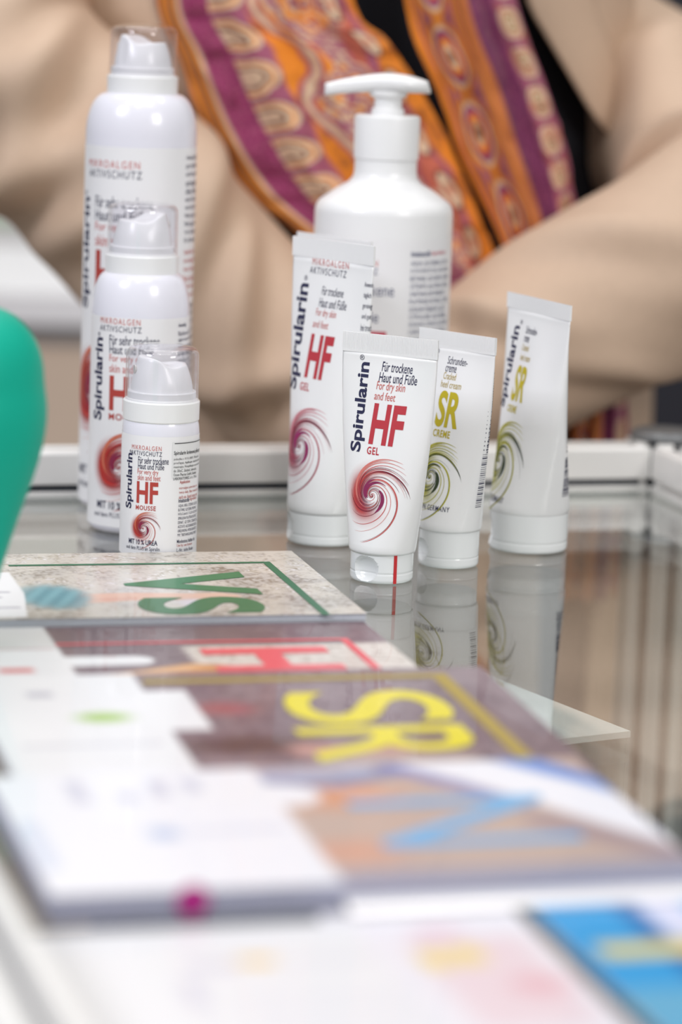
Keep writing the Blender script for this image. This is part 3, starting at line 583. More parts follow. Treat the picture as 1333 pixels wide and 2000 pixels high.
def paint_hf(Pp, Q):
    h, w = Pp.shape; n1 = fbm(h, w, 30, 4); n2 = fbm(h, w, 3, 5); C = np.broadcast_to(lin((112, 92, 100)), (h, w, 3)).copy(); C = mixc(C, (80, 62, 72), sm(n2, .4, .7)*.8); C = mixc(C, (150, 132, 138), sm(n1*.4 + n2*.6, .5, .75)*.6)
    s2 = box_mask(Pp, Q, 120, 232, 42, 160, 3)*sm(n1*.3 + n2*.7, .1, .4); C = mixc(C, (214, 206, 198), s2); C = mixc(C, (150, 136, 124), s2*sm(n2, .55, .7)*.7)
    C = mixc(C, (206, 146, 92), seg(Pp, Q, [(66, 104), (96, 94), (118, 82), (128, 84)], 9, 7, 2)); C = mixc(C, (232, 190, 140), seg(Pp, Q, [(72, 98), (118, 79)], 3, 3, 3)*.6)
    C = mixc(C, (228, 228, 230), seg(Pp, Q, [(60, 66), (96, 66)], 9, 8, 1)); C = mixc(C, (228, 227, 229), box_mask(Pp, Q, -9, 68, -9, 150)); C = mixc(C, (206, 80, 84), box_mask(Pp, Q, 38, 52, 76, 84, 2)*.9)
    C = mixc(C, (206, 90, 94), box_mask(Pp, Q, 6, 30, 70, 84, 2)*.9); C = mixc(C, (190, 150, 158), box_mask(Pp, Q, 0, 66, 40, 43, 1)*.6)
    return C
def paint_sr(Pp, Q):
    h, w = Pp.shape; n1 = fbm(h, w, 26, 7); n2 = fbm(h, w, 3, 8); C = np.broadcast_to(lin((124, 106, 114)), (h, w, 3)).copy(); C = mixc(C, (96, 78, 88), sm(n2, .4, .7)*.8); C = mixc(C, (150, 134, 140), sm(n1, .5, .75)*.5)
    C = mixc(C, (66, 36, 36), np.exp(-(((Pp - 92)/26)**2 + ((Q - 104)/14)**2)**2)*.9); C = mixc(C, (158, 78, 84), np.exp(-(((Pp - 92)/12)**2 + ((Q - 54)/10)**2)**2)*.8); C = mixc(C, (196, 140, 126), seg(Pp, Q, [(112, 112), (138, 118), (150, 112)], 8, 6, 5)*.8); C = mixc(C, (176, 156, 146), box_mask(Pp, Q, 112, 170, 118, 160, 6)*.8)
    C = mixc(C, (226, 226, 228), box_mask(Pp, Q, -9, 66, -9, 150)); C = mixc(C, (228, 228, 230), box_mask(Pp, Q, 60, 82, 26, 82, 1)); C = mixc(C, (150, 190, 60), np.exp(-(((Pp - 44)/11)**2 + ((Q - 62)/7)**2)**2)); C = mixc(C, (160, 160, 176), box_mask(Pp, Q, 20, 30, 24, 32, 2)*.7); C = mixc(C, (190, 190, 200), box_mask(Pp, Q, 8, 60, 96, 100, 1)*.7)
    return C
def paint_ns(Pp, Q):
    Q = Q + 10; h, w = Pp.shape; n1 = fbm(h, w, 30, 10); C = np.broadcast_to(lin((186, 164, 152)), (h, w, 3)).copy(); C = mixc(C, (206, 146, 112), np.exp(-(((Pp - 112)/22)**2 + ((Q - 44)/16)**2)**2)); C = mixc(C, (204, 150, 126), np.exp(-(((Pp - 102)/18)**2 + ((Q - 104)/12)**2)**2)*.8)
    C = mixc(C, (118, 126, 160), seg(Pp, Q, [(84, 24), (116, 30), (142, 18), (150, 10)], 6, 5, 4)); C = mixc(C, (172, 176, 200), seg(Pp, Q, [(96, 18), (130, 16)], 6, 5, 4)*.8)
    C = mixc(C, (92, 136, 206), seg(Pp, Q, [(178, -4), (196, 32), (224, 90)], 9, 12, 4)); C = mixc(C, (232, 232, 238), seg(Pp, Q, [(146, -4), (168, 20), (190, 50), (226, 112)], 13, 16, 4)); C = mixc(C, (110, 126, 190), seg(Pp, Q, [(140, 14), (162, 44), (172, 60)], 4, 4, 4)*.8); C = mixc(C, (148, 128, 138), seg(Pp, Q, [(176, 80), (206, 118)], 8, 8, 5)*.7)
    C = mixc(C, (150, 148, 164), sm(Q, 118, 126)*.9)
    C = mixc(C, (228, 228, 233), box_mask(Pp, Q, -9, 92, -9, 160, 2)); C = mixc(C, (228, 228, 232), seg(Pp, Q, [(70, 40), (96, 42)], 14, 12, 2))
    for p0, q0, p1, q1 in [(24, 18, 30, 44), (40, 34, 46, 44), (52, 20, 58, 40), (64, 20, 70, 36)]: C = mixc(C, (176, 178, 200), box_mask(Pp, Q, p0, p1, q0, q1, 2)*.6)
    C = mixc(C, (150, 172, 210), box_mask(Pp, Q, 42, 52, 72, 84, 3)*.7); C = mixc(C, (196, 200, 216), box_mask(Pp, Q, 56, 88, 74, 80, 2)*.6); C = mixc(C, (150, 172, 210), box_mask(Pp, Q, 2, 8, 60, 110, 3)*.4)
    return C
ink_green = mat('leaf green ink', (10, 116, 70), .35, coat=.2, var=.02); ink_pink = mat('coral pink ink', (226, 86, 96), .35, coat=.2, var=.02); ink_yel = mat('bright yellow ink', (222, 208, 34), .35, coat=.2, var=.02); ink_blue = mat('sky blue ink', (112, 172, 216), .35, coat=.2, var=.02); ink_gold = mat('dull gold ink', (166, 144, 66), .4, var=.02); ink_dgreen = mat('deep green ink', (24, 104, 70), .4, var=.02)
t, cv, S = leaflet('leaflet_stack', (-.0234, 1.4880), 14.5, 0, .0066, 0, 'leaflet stack with big green letters VS and a stony picture, farthest back', paint_vs, .7, Wd=146)
cover_letters(S, cv, 'VS', [(114, 173, 50, 102), (112, 168, 106, 142)], ink_green, ink_dgreen, 27, 193, 3.4, 148)
t, cv, S = leaflet('leaflet_stack', (.0118, 1.3410), 14.5, 0, .0042, 0, 'leaflet stack with coral pink letters HF, in front of the green lettered stack', paint_hf, 1.0)
cover_letters(S, cv, 'HF', [(126, 180, 48, 92), (126, 180, 98, 134)], ink_pink, ink_pink, 33, 194, 3.4, 148)
t, cv, S = leaflet('leaflet_stack', (.0590, 1.2400), 14.5, .0044, .0045, 1.7, 'leaflet stack with bright yellow letters SR on mauve', paint_sr, 1.0)
cover_letters(S, cv, 'SR', [(116, 180, 34, 80), (112, 177, 84, 128)], ink_yel, ink_gold, 10, 192, 6.0, 148, bold=.008)
t, cv, S = leaflet('leaflet_stack', (.0860, 1.0790), 15.5, .0042, .0095, 1.9, 'thickest leaflet stack with sky blue lettering and white panel, lying over the yellow one', paint_ns, 1.0, Wd=124, curl=.0, edge=mat('grey blue page edges', (176, 178, 198), .8, var=.12, scale=900))
P = Print(S, .0002); P.text('N', 114, 182, -92, -42, rot=-90, bold=.0, res=4); P.build('lettering', ink_blue, cv)
dt = MB().lathe([(.0001, .0), (.0052, .0), (.0052, .0004), (.0001, .0005)], 24).build('magenta_dot', mat('magenta ink', (176, 24, 128), .4), t); dt.matrix_local = Matrix.Translation((-.166, -.1240, .0062)) @ Matrix.Rotation(math.pi/2, 4, 'X')

# front row, close to the viewer
def paint_fw(Pp, Q):
    C = np.broadcast_to(lin((226, 226, 228)), (*Pp.shape, 3)).copy(); C = mixc(C, (226, 186, 70), np.exp(-(((Pp - 143)/7)**2 + ((Q - 34)/4)**2)**2)*.9); C = mixc(C, (184, 180, 200), np.exp(-(((Pp - 130)/8)**2 + ((Q - 36)/5)**2)**2)*.5); C = mixc(C, (200, 198, 212), box_mask(Pp, Q, 116, 122, 48, 72, 3)*.7); C = mixc(C, (212, 212, 220), box_mask(Pp, Q, 150, 190, 34, 39, 2)*.7)
    for k in range(5): C = mixc(C, (214, 214, 222), box_mask(Pp, Q, 130, 186, 62 + k*9, 65 + k*9, 2)*.7)
    return C
def paint_fp(Pp, Q):
    C = np.broadcast_to(lin((226, 224, 230)), (*Pp.shape, 3)).copy(); C = mixc(C, (222, 198, 204), box_mask(Pp, Q, 8, 44, 28, 110, 6)*.8); C = mixc(C, (232, 196, 60), np.exp(-(((Pp - 12)/5)**2 + ((Q - 48)/8)**2)**2)*.9); C = mixc(C, (232, 196, 60), np.exp(-(((Pp - 23)/5)**2 + ((Q - 44)/8)**2)**2)*.9); C = mixc(C, (226, 214, 150), box_mask(Pp, Q, 8, 28, 38, 54, 4)*.5); C = mixc(C, (216, 150, 160), np.exp(-(((Pp - 36)/10)**2 + ((Q - 74)/9)**2)**2)*.6); C = mixc(C, (214, 160, 176), np.exp(-(((Pp - 20)/9)**2 + ((Q - 22)/5)**2)**2)*.6)
    return C
def paint_fb(Pp, Q):
    C = np.broadcast_to(lin((36, 152, 212)), (*Pp.shape, 3)).copy(); C = mixc(C, (24, 92, 160), box_mask(Pp, Q, 26, 34, -9, 92, 3)*.9); C = mixc(C, (214, 216, 236), box_mask(Pp, Q, 34, 50, -9, 46, 3)); C = mixc(C, (70, 170, 220), box_mask(Pp, Q, 50, 90, -9, 60, 3)); C = mixc(C, (214, 200, 106), box_mask(Pp, Q, 7, 70, 47, 60, 3)); C = mixc(C, (238, 200, 50), np.exp(-(((Pp - 40)/8)**2 + ((Q - 56)/7)**2)**2)); C = mixc(C, (206, 208, 230), box_mask(Pp, Q, 36, 60, 64, 150, 3)); C = mixc(C, (96, 166, 200), sm(Q, 84, 92))
    return C
leaflet('leaflet', (.0070, .9170), 15, 0, .0012, 0, 'plain white leaflet with a small yellow mark, lowest left in the picture', paint_fw, 1.4, L=180, Wd=140)
leaflet('leaflet', (.0570, .9390), 15, 0, .0008, 0, 'pale pinkish leaflet with yellow patches, between white and blue leaflets', lambda p, q: paint_fp(p - 12, q), 1.4, L=62, Wd=148)
leaflet('leaflet', (.1580, .9720), 15, 0, .0010, 0, 'bright blue leaflet with a yellow line of print, lowest right in the picture', paint_fb, 1.4, L=100, Wd=140)
sp = empty('plastic_strip', (.0060, .9330, TOP + .0014), 15, 'glossy white plastic strip lying across the blue and pink leaflets', 'strip')
prof = [(-.012, 0), (-.012, .0012), (-.008, .0026), (-.003, .0034), (.003, .0034), (.008, .0026), (.012, .0012), (.012, 0)]
MB().prism(prof, -.002, .165, 'x').build('strip_body', mat('glossy white strip', (236, 234, 234), .18, coat=.6, var=.01), sp, True)

# ------------------------------------------------------------------ teal rounded vessel at the left edge
tv = empty('teal_vessel', (-.1620, 1.262, TOP + .0046), 0, 'smooth teal green rounded vessel narrowing to its foot, cut by the left edge', 'vessel')
pf = [(.012, 0), (.0135, .001), (.0150, .006), (.0190, .020), (.0245, .038), (.0300, .056), (.0355, .071), (.0392, .084), (.0408, .096), (.0402, .104), (.0392, .109), (.0390, .113), (.0384, .120), (.0356, .128), (.0305, .1345), (.0240, .1395), (.0150, .1420), (.0060, .1430), (.0005, .1432)]
o = MB().lathe(pf, 64, cap=True).build('vessel_body', mat('teal plastic', (0, 172, 146), .5, spec=.25, coat=.0, var=.03, scale=15), tv, True); sd = o.modifiers.new('s', 'SUBSURF'); sd.levels = sd.render_levels = 1
MB().lathe([(.010, .1426), (.0105, .1436), (.0085, .1440), (.0005, .1440)], 32).build('stopper', MATS['teal plastic'], tv, True)

# ------------------------------------------------------------------ person behind the counter
def catmull(pts, n):
    P_ = np.array(pts, float); P_ = np.vstack([2*P_[0] - P_[1], P_, 2*P_[-1] - P_[-2]]); out = []
    m = len(pts) - 1
    for t in np.linspace(0, m - 1e-6, n):
        k = int(t); u = t - k; a, b, c, d = P_[k:k + 4]
        out.append(.5*((2*b) + (c - a)*u + (2*a - 5*b + 4*c - d)*u*u + (3*b - a - 3*c + d)*u**3))
    return np.array(out)
def tube_mesh(pts, n=90, m=64, folds=(), caps=True, flat=1.):
    """pts (x, y, z, r); folds (t, angle, slant, width, height, spread)"""
    C = catmull(pts, n); v = []; f = []; up = np.array([0, -1., 0])
    for k in range(n):
        d = C[min(k + 1, n - 1), :3] - C[max(k - 1, 0), :3]; d /= np.linalg.norm(d); a = up - d*up.dot(d); a /= np.linalg.norm(a); b = np.cross(d, a); t = k/(n - 1)
        for i in range(m):
            ph = 2*math.pi*i/m; r = C[k, 3]
            for (ft, fa, sl, w, hgt, spd) in folds:
                da = math.atan2(math.sin(ph - fa), math.cos(ph - fa)); win = math.exp(-(da/spd)**2)
                if win > .01:
                    x = (t - ft - sl*da)/w; r += hgt*win*(math.exp(-x*x) - .55*math.exp(-((x - 1.6)/1.1)**2))
            v.append(C[k, :3] + a*r*math.cos(ph)*flat + b*r*math.sin(ph))
    for k in range(n - 1):
        for i in range(m): j = (i + 1) % m; f.append((k*m + i, k*m + j, (k + 1)*m + j, (k + 1)*m + i))
    if caps: f += [tuple(range(m))[::-1], tuple((n - 1)*m + i for i in range(m))]
    return v, f
person = empty('person', (.02, 2.06, 0), 0, 'person in beige jacket and orange paisley scarf, forearms crossed behind the counter', 'person')
def loc_(v): return [(x - .02, y - 2.06, z) for x, y, z in v]
skin = mat('skin', (214, 164, 138), .5, var=.05, scale=30)
beige = mat('beige jacket cloth', (198, 172, 149), .62, var=.05, scale=160, spec=.35, bump=.12)
navy_cloth = mat('black navy knit', (18, 18, 28), .85, var=.15, scale=300)
# body: one continuous figure
m = MB()
LS_, LE, LW = (-.185, 2.05, 1.43), (-.235, 1.925, 1.235), (-.010, 1.880, 1.030)
RS_, RE, RW = (.076, 2.11, 1.42), (.236, 1.920, 1.156), (.045, 1.842, 1.025)
def cap_(a, b, ra, rb): m.add(*tube_mesh([(*a, ra), (*(np.array(a)*.5 + np.array(b)*.5), (ra + rb)/2), (*b, rb)], 14, 16)); [m.add(*ball(p, r)) for p, r in ((a, ra), (b, rb))]
def ball(c, r, sx=1, sy=1, sz=1, n=14):
    v = []; f = []
    for i in range(n + 1):
        th = math.pi*i/n
        for j in range(2*n): ph = math.pi*j/n; v.append((c[0] + r*sx*math.sin(th)*math.cos(ph), c[1] + r*sy*math.sin(th)*math.sin(ph), c[2] + r*sz*math.cos(th)))
    for i in range(n):
        for j in range(2*n): k = (j + 1) % (2*n); f.append((i*2*n + j, (i + 1)*2*n + j, (i + 1)*2*n + k, i*2*n + k))
    return v, f
for a, b, ra, rb in [(LS_, LE, .046, .040), (LE, LW, .040, .026), (RS_, (.116, 2.118, 1.264), .044, .042), ((.116, 2.118, 1.264), (.186, 2.048, 1.202), .042, .040), ((.186, 2.048, 1.202), RE, .040, .040), (RE, RW, .040, .026), ((.02, 2.07, 1.40), (.02, 2.05, 1.56), .055, .050), ((-.07, 2.07, .92), (-.08, 2.06, .52), .080, .056), ((-.08, 2.06, .52), (-.08, 2.08, .08), .054, .036), ((.11, 2.07, .92), (.12, 2.06, .52), .080, .056), ((.12, 2.06, .52), (.12, 2.08, .08), .054, .036), ((-.08, 2.07, .045), (-.085, 1.93, .035), .042, .032), ((.12, 2.07, .045), (.125, 1.93, .035), .042, .032)]: cap_(a, b, ra, rb)
for z, a_, b_ in [(1.36, .125, .078), (1.30, .150, .102), (1.20, .140, .100), (1.08, .125, .090), (.97, .150, .105)]: m.add(*ball((.02, 2.07, z), 1, a_, b_, .10))
m.add(*ball((.02, 2.035, 1.665), 1, .073, .092, .112)); m.add(*ball((.02, 1.985, 1.605), 1, .045, .045, .045))
m.add(*ball((.02, 1.940, 1.645), 1, .012, .018, .022)); m.add(*ball((-.055, 2.045, 1.655), 1, .012, .02, .032)); m.add(*ball((.095, 2.045, 1.655), 1, .012, .02, .032)); m.add(*ball((.02, 1.950, 1.600), 1, .022, .010, .008))
def hand(w, d, sidev, curl):
    d = np.array(d, float); d /= np.linalg.norm(d); s_ = np.array(sidev, float); s_ -= d*s_.dot(d); s_ /= np.linalg.norm(s_); nrm = np.cross(d, s_)*curl; w = np.array(w)
    for q in (-.026, -.009, .009, .026): cap_(w + s_*q*.6, w + d*.075 + s_*q, .014, .012)
    for q, L_ in ((-.029, .060), (-.010, .072), (.010, .078), (.029, .068)):
        a = w + d*.078 + s_*q; b = a + d*L_*.45 + nrm*.006; c = b + d*L_*.25 + nrm*.016; e = c + d*L_*.12 + nrm*.020
        cap_(a, b, .0095, .0085); cap_(b, c, .0085, .0078); cap_(c, e, .0078, .0066)
    a = w + d*.02 + s_*.026; b = a + d*.032 + s_*.028; c = b + d*.028 + s_*.010 + nrm*.006; cap_(a, b, .013, .011); cap_(b, c, .011, .0085)
hand(LW, (1, -.06, -.30), (0, -.2, 1), -1); hand(RW, (-.55, .25, -.8), (-.3, -.2, 1), 1)
bo = obj('body', loc_(m.v), m.f, skin, person); rm = bo.modifiers.new('remesh', 'REMESH'); rm.mode = 'VOXEL'; rm.voxel_size = .0055; rm.use_smooth_shade = True; cs_ = bo.modifiers.new('smooth', 'SMOOTH'); cs_.factor = .5; cs_.iterations = 4
for sx in (-1, 1):
    MB().add(*ball((sx*.030, 1.957 - 2.06, 1.672), .0115)).build('eye', mat('eye white and iris', (60, 48, 40), .2), person, True)
MB().add(*ball((0, 1.944 - 2.06, 1.601), 1, .021, .008, .0075)).build('lips', mat('lip skin', (178, 104, 96), .45), person, True)
hv, hf2 = ball((.02, 2.05, 1.685), 1, .084, .098, .115, 20); keep = [i for i, v in enumerate(hv) if not (v[1] < 2.005 and v[2] < 1.735)]; ks = set(keep)
o = obj('hair', loc_(hv), [q for q in hf2 if all(i in ks for i in q)], mat('brown hair', (84, 58, 40), .5, var=.3, scale=120), person); sd = o.modifiers.new('s', 'SOLIDIFY'); sd.thickness = .012
# dark top and trousers
def torso(z): Z_ = [.80, .95, 1.1, 1.18, 1.25, 1.32, 1.40, 1.445, 1.478]; return (float(np.interp(z, Z_, [.172, .162, .158, .176, .202, .210, .204, .165, .090])), float(np.interp(z, Z_, [.146, .140, .134, .138, .140, .136, .118, .098, .080])), float(np.interp(z, Z_, [.02, .02, .018, -.012, -.048, -.058, -.056, -.035, -.005])))
def loft(rows, n=72):
    v = []; f = []
    for (z, a_, b_, cx, cy) in rows:
        for i in range(n): p = 2*math.pi*i/n; v.append((cx + a_*math.copysign(abs(math.cos(p))**.85, math.cos(p)), cy + b_*math.copysign(abs(math.sin(p))**.85, math.sin(p)), z))
    for k in range(len(rows) - 1):
        for i in range(n): j = (i + 1) % n; f.append((k*n + i, k*n + j, (k + 1)*n + j, (k + 1)*n + i))
    return v, f
v, f = loft([(z, torso(z)[0] - .012, torso(z)[1] - .014, .02 + torso(z)[2], 2.07) for z in (.90, 1.0, 1.1, 1.18, 1.25, 1.32, 1.40)] + [(1.44, .130, .080, -.01, 2.07), (1.47, .085, .068, .01, 2.07), (1.49, .066, .060, .02, 2.065)])
obj('knit_top', loc_(v), f, navy_cloth, person)
tr = MB()
for sx in (-1, 1): tr.add(*tube_mesh([(.02 + sx*.085, 2.07, .98, .102), (.02 + sx*.095, 2.065, .75, .092), (.02 + sx*.10, 2.06, .5, .075), (.02 + sx*.10, 2.07, .10, .062)], 40, 40))
tr.add(*ball((.03, 2.07, .95), 1, .150, .112, .10)); o = obj('trousers', loc_(tr.v), tr.f, mat('dark trousers', (40, 42, 54), .8, var=.1), person); rm = o.modifiers.new('remesh', 'REMESH'); rm.mode = 'VOXEL'; rm.voxel_size = .008; rm.use_smooth_shade = True
for sx in (-1, 1):
    v, f = tube_mesh([(sx*.10, .05, .04, .046), (sx*.102, -.05, .038, .046), (sx*.105, -.16, .030, .034)], 24, 24, flat=1.); obj('shoe', v, f, mat('dark shoe leather', (30, 26, 26), .4), person)
# jacket
XRZ, XRX = [.80, 1.0, 1.10, 1.15, 1.175, 1.20, 1.265, 1.34, 1.445], [.140, .142, .150, .156, .153, .130, .086, .066, .055]
def spow(x): return math.copysign(min(abs(x), .99)**(1/.75), x)
def jacket_shell():
    zs = np.linspace(.80, 1.478, 60); n = 110; v = []; f = []
    for z in zs:
        a_, b_, cx = torso(z)
        xr = np.interp(z, XRZ, XRX); xl = np.interp(z, [.80, 1.05, 1.10, 1.265, 1.445], [.11, .10, -.07, -.075, -.06])
        pr0 = -math.acos(min((xr - cx)/a_, .99)**(1/.75)); pl0 = -math.pi + math.acos(spow((cx - xl)/a_))          # angles on the front side (y negative)
        for p in np.linspace(pr0, 2*math.pi + pl0, n):
            wv = .004*math.sin(9*p + 22*z) + .003*math.sin(17*p - 31*z); v.append((cx + a_*math.copysign(abs(math.cos(p))**.75, math.cos(p))*(1 + wv), b_*math.copysign(abs(math.sin(p))**.75, math.sin(p))*(1 + wv) + .01, z))
    for k in range(len(zs) - 1):
        for i in range(n - 1): f.append((k*n + i, k*n + i + 1, (k + 1)*n + i + 1, (k + 1)*n + i))
    return v, f
jk = obj('jacket', *jacket_shell(), beige, person); sd = jk.modifiers.new('s', 'SOLIDIFY'); sd.thickness = .004; sd.offset = 1
def lapel():
    v = []; f = []; zs = np.linspace(1.135, 1.44, 40); n = 14
    for z in zs:
        xr = np.interp(z, XRZ, XRX); wd = .050*math.sin(math.pi*min(1, (z - 1.13)/.20)/2)*(1 if z < 1.38 else 1 - (z - 1.38)*6)
        a_, b_, cx = torso(z); a_ += .005; b_ += .006
        for i in range(n):
            t = i/(n - 1); x = xr - .002 + wd*t; cs2 = min((x - cx)/a_, .995)**(1/.75); y = -b_*math.sqrt(max(1 - cs2*cs2, 0))**.75 + .008 - .003*math.sin(math.pi*t); v.append((x, y, z))
    for k in range(len(zs) - 1):
        for i in range(n - 1): f.append((k*n + i, k*n + i + 1, (k + 1)*n + i + 1, (k + 1)*n + i))
    return v, f
o = obj('lapel', *lapel(), beige, jk); sd = o.modifiers.new('s', 'SOLIDIFY'); sd.thickness = .003
FL = [(.42, -.9, .030, .030, .010, .9), (.455, .5, -.035, .022, .015, .9), (.495, -.3, .030, .020, .016, .8), (.53, .6, -.030, .022, .014, .9), (.565, -.5, .045, .020, .015, .8), (.60, .3, -.020, .022, .012, .7), (.645, -.8, .050, .024, .012, .9), (.69, .9, .060, .030, .010, .8), (.74, -.3, .080, .026, .010, .9), (.80, .4, -.070, .030, .010, .8), (.87, -.2, .060, .030, .008, .9), (.33, 0, .05, .04, .008, 1.), (.20, 0, -.05, .05, .008, 1.)]
FR = [(.28, -.6, .05, .035, .012, .9), (.36, .4, -.05, .030, .012, .9), (.43, -.4, .05, .026, .013, .8), (.50, .5, -.04, .028, .012, .8), (.60, -.9, .08, .030, .008, .7), (.70, .7, .10, .030, .008, .7), (.76, -.6, .10, .026, .008, .6), (.83, .6, .08, .026, .010, .7), (.90, -.2, -.06, .026, .009, .8), (.15, .3, -.05, .04, .008, 1.)]
v, f = tube_mesh([(-.165, 2.07, 1.425, .070), (-.205, 2.015, 1.36, .071), (-.232, 1.950, 1.285, .069), (-.222, 1.915, 1.225, .067), (-.150, 1.895, 1.155, .063), (-.085, 1.887, 1.086, .060), (-.025, 1.882, 1.036, .055), (.006, 1.880, 1.018, .044)], 150, 72, FL); obj('sleeve', loc_(v), f, beige, jk)
v, f = tube_mesh([(.072, 2.110, 1.430, .060), (.086, 2.110, 1.345, .060), (.116, 2.118, 1.262, .061), (.186, 2.050, 1.202, .064), (.238, 1.918, 1.155, .066), (.205, 1.875, 1.122, .063), (.140, 1.855, 1.088, .058), (.080, 1.848, 1.050, .052), (.035, 1.842, 1.026, .042)], 150, 72, FR); obj('sleeve', loc_(v), f, beige, jk)

# scarf: two hanging bands and a loop round the neck
ORA, MAG, MAU, BEI, OLV, PUR, SAL, BRN = [lin(c) for c in ((226, 132, 28), (138, 36, 88), (158, 84, 108), (214, 186, 156), (150, 110, 40), (112, 32, 84), (198, 102, 74), (110, 52, 40))]
def mx(C, col, a): return C*(1 - a[..., None]) + col*a[..., None]
def rings(C, d, cols, edges):
    for c, e in zip(cols, edges): C = mx(C, c, 1 - sm(d, e - .03, e + .03))
    return C
def speckle(C, m, h, w, seed, col): n = np.random.default_rng(seed).random((h, w)); n = (n + np.roll(n, 1, 0) + np.roll(n, 1, 1))/3; return mx(C, col, m*sm(n, .5, .7)*.7)
def tongue(U, Vm, u0, u1, pitch, ph=0):
    """distance field of a row of round-ended tongues: 0 in the middle, 1 at the rim"""
    t = (np.mod(Vm/pitch + ph, 1) - .5)*2; x = (U - u0)/(u1 - u0); return np.maximum(np.abs(t)/.82, 0)**2.2 + np.maximum((x - .35)/.62, -x*2.2)**2*np.sign(np.maximum((x - .35), -x*.9) + 1e-9).clip(0)
def paint_left(U, Vm):
    h, w = U.shape; nz = fbm(h, w, 40, 31) - .5; n2 = fbm(h, w, 14, 32) - .5; C = np.broadcast_to(MAU, (h, w, 3)).copy(); Ud = U + nz*.10
    C = mx(C, ORA, sm(Ud, .46, .48)*(1 - sm(Ud + .05*np.sin(Vm*70), .66, .68))); C = mx(C, SAL, sm(Ud + .04*np.sin(Vm*40), .80, .84)*.9); C = mx(C, ORA, sm(Ud + .03*np.sin(Vm*55), .92, .94)); C = mx(C, MAU, (1 - sm(np.abs(Ud + .03*np.sin(Vm*55) - .91), .010, .018))); C = mx(C, BRN, sm(n2, .08, .2)*sm(U, .45, .5)*.45)
    d = tongue(U, Vm + nz*.012, .27, .46, .025); C = rings(C, d, [MAU*.8, BEI, ORA, BEI, BRN, BEI], [1.1, .95, .60, .42, .18, .08])
    Vw = Vm + n2*.05 + nz*.03; cx, cy = .72, np.mod(Vw, .075) - .0375; r = np.hypot((Ud + n2*.18 - cx)/.15, cy/.032); C = rings(C, r, [BEI, MAU, BEI, ORA, BEI, MAG], [1.0, .90, .72, .62, .36, .26]); C = mx(C, BEI, sm(n2*np.sin(Vm*900)*np.sin(U*90), .10, .16)*(r < 1)*.8)
    wv = np.abs(Ud - .56 - .05*np.sin(Vm*90)); C = mx(C, BEI, (1 - sm(wv, .012, .02))); C = mx(C, MAU, (1 - sm(np.abs(wv - .028), .006, .012)))
    tr_ = np.hypot((U - .90 - .02*np.sin(Vm*60))/.035, (np.mod(Vm, .034) - .017)/.012); C = rings(C, tr_, [BRN, BEI, SAL], [1.1, .9, .35])
    st = 1 - sm(U, .115, .125); s3 = np.mod(U*26, 1); C = mx(C, OLV, st); C = mx(C, ORA, st*sm(s3, .35, .45)*(1 - sm(s3, .8, .9))); C = mx(C, MAG, st*(1 - sm(s3, .1, .2))*.8); C = mx(C, BEI, (1 - sm(np.abs(U - .112), .006, .012)))
    mg = sm(U, .125, .135)*(1 - sm(U, .255, .265)); C = mx(C, MAG, mg); C = speckle(C, mg, h, w, 5, MAG*.45); C = speckle(C, mg, h, w, 6, MAU); 
    return C
def paint_right(U, Vm):
    h, w = U.shape; nz = fbm(h, w, 36, 41) - .5; n2 = fbm(h, w, 12, 42) - .5; C = np.broadcast_to(MAU*.9, (h, w, 3)).copy(); Ud = U + nz*.07
    C = mx(C, BRN, sm(n2, .02, .15)*.6); r = np.hypot((Ud - .24)/.12, (np.mod(Vm, .048) - .024)/.020); C = rings(C, r, [ORA*.7, BEI*.8, MAG, ORA, BEI, BRN], [1.25, 1.0, .86, .62, .40, .22])
    st = sm(U, .38, .40)*(1 - sm(U, .55, .56)); s3 = np.mod(U*22, 1); C = mx(C, ORA*.85, st); C = mx(C, SAL*.9, st*sm(s3, .4, .5)*(1 - sm(s3, .8, .9))); C = mx(C, OLV, st*(1 - sm(s3, .1, .25)))
    C = mx(C, ORA, (1 - sm(U, .05, .07))); C = mx(C, ORA, 1 - sm(np.abs(U - .10), .012, .02))
    mg = sm(U, .555, .565)*(1 - sm(U, .765, .775)); C = mx(C, PUR, mg); C = speckle(C, mg, h, w, 7, PUR*.4); C = speckle(C, mg, h, w, 8, MAU*.8)
    e = sm(U, .77, .775); C = mx(C, MAU, e); d = np.maximum(np.abs(U - .885)/.085, np.abs(np.mod(Vm/.026, 1) - .5)*2/.78); d = (np.abs((U - .885)/.095)**3 + np.abs((np.mod(Vm/.026, 1) - .5)*2/.80)**3); C = rings(C, d, [BEI, SAL, BEI, OLV, BEI], [1.0, .5, .34, .12, .04]); C = mx(C, SAL*.8, e*sm(n2, .08, .16)*.5)
    return C
scarf_mat = attr_mat('printed scarf cloth', .85, sheen=.15, bump=.25, bscale=900)
sc = None
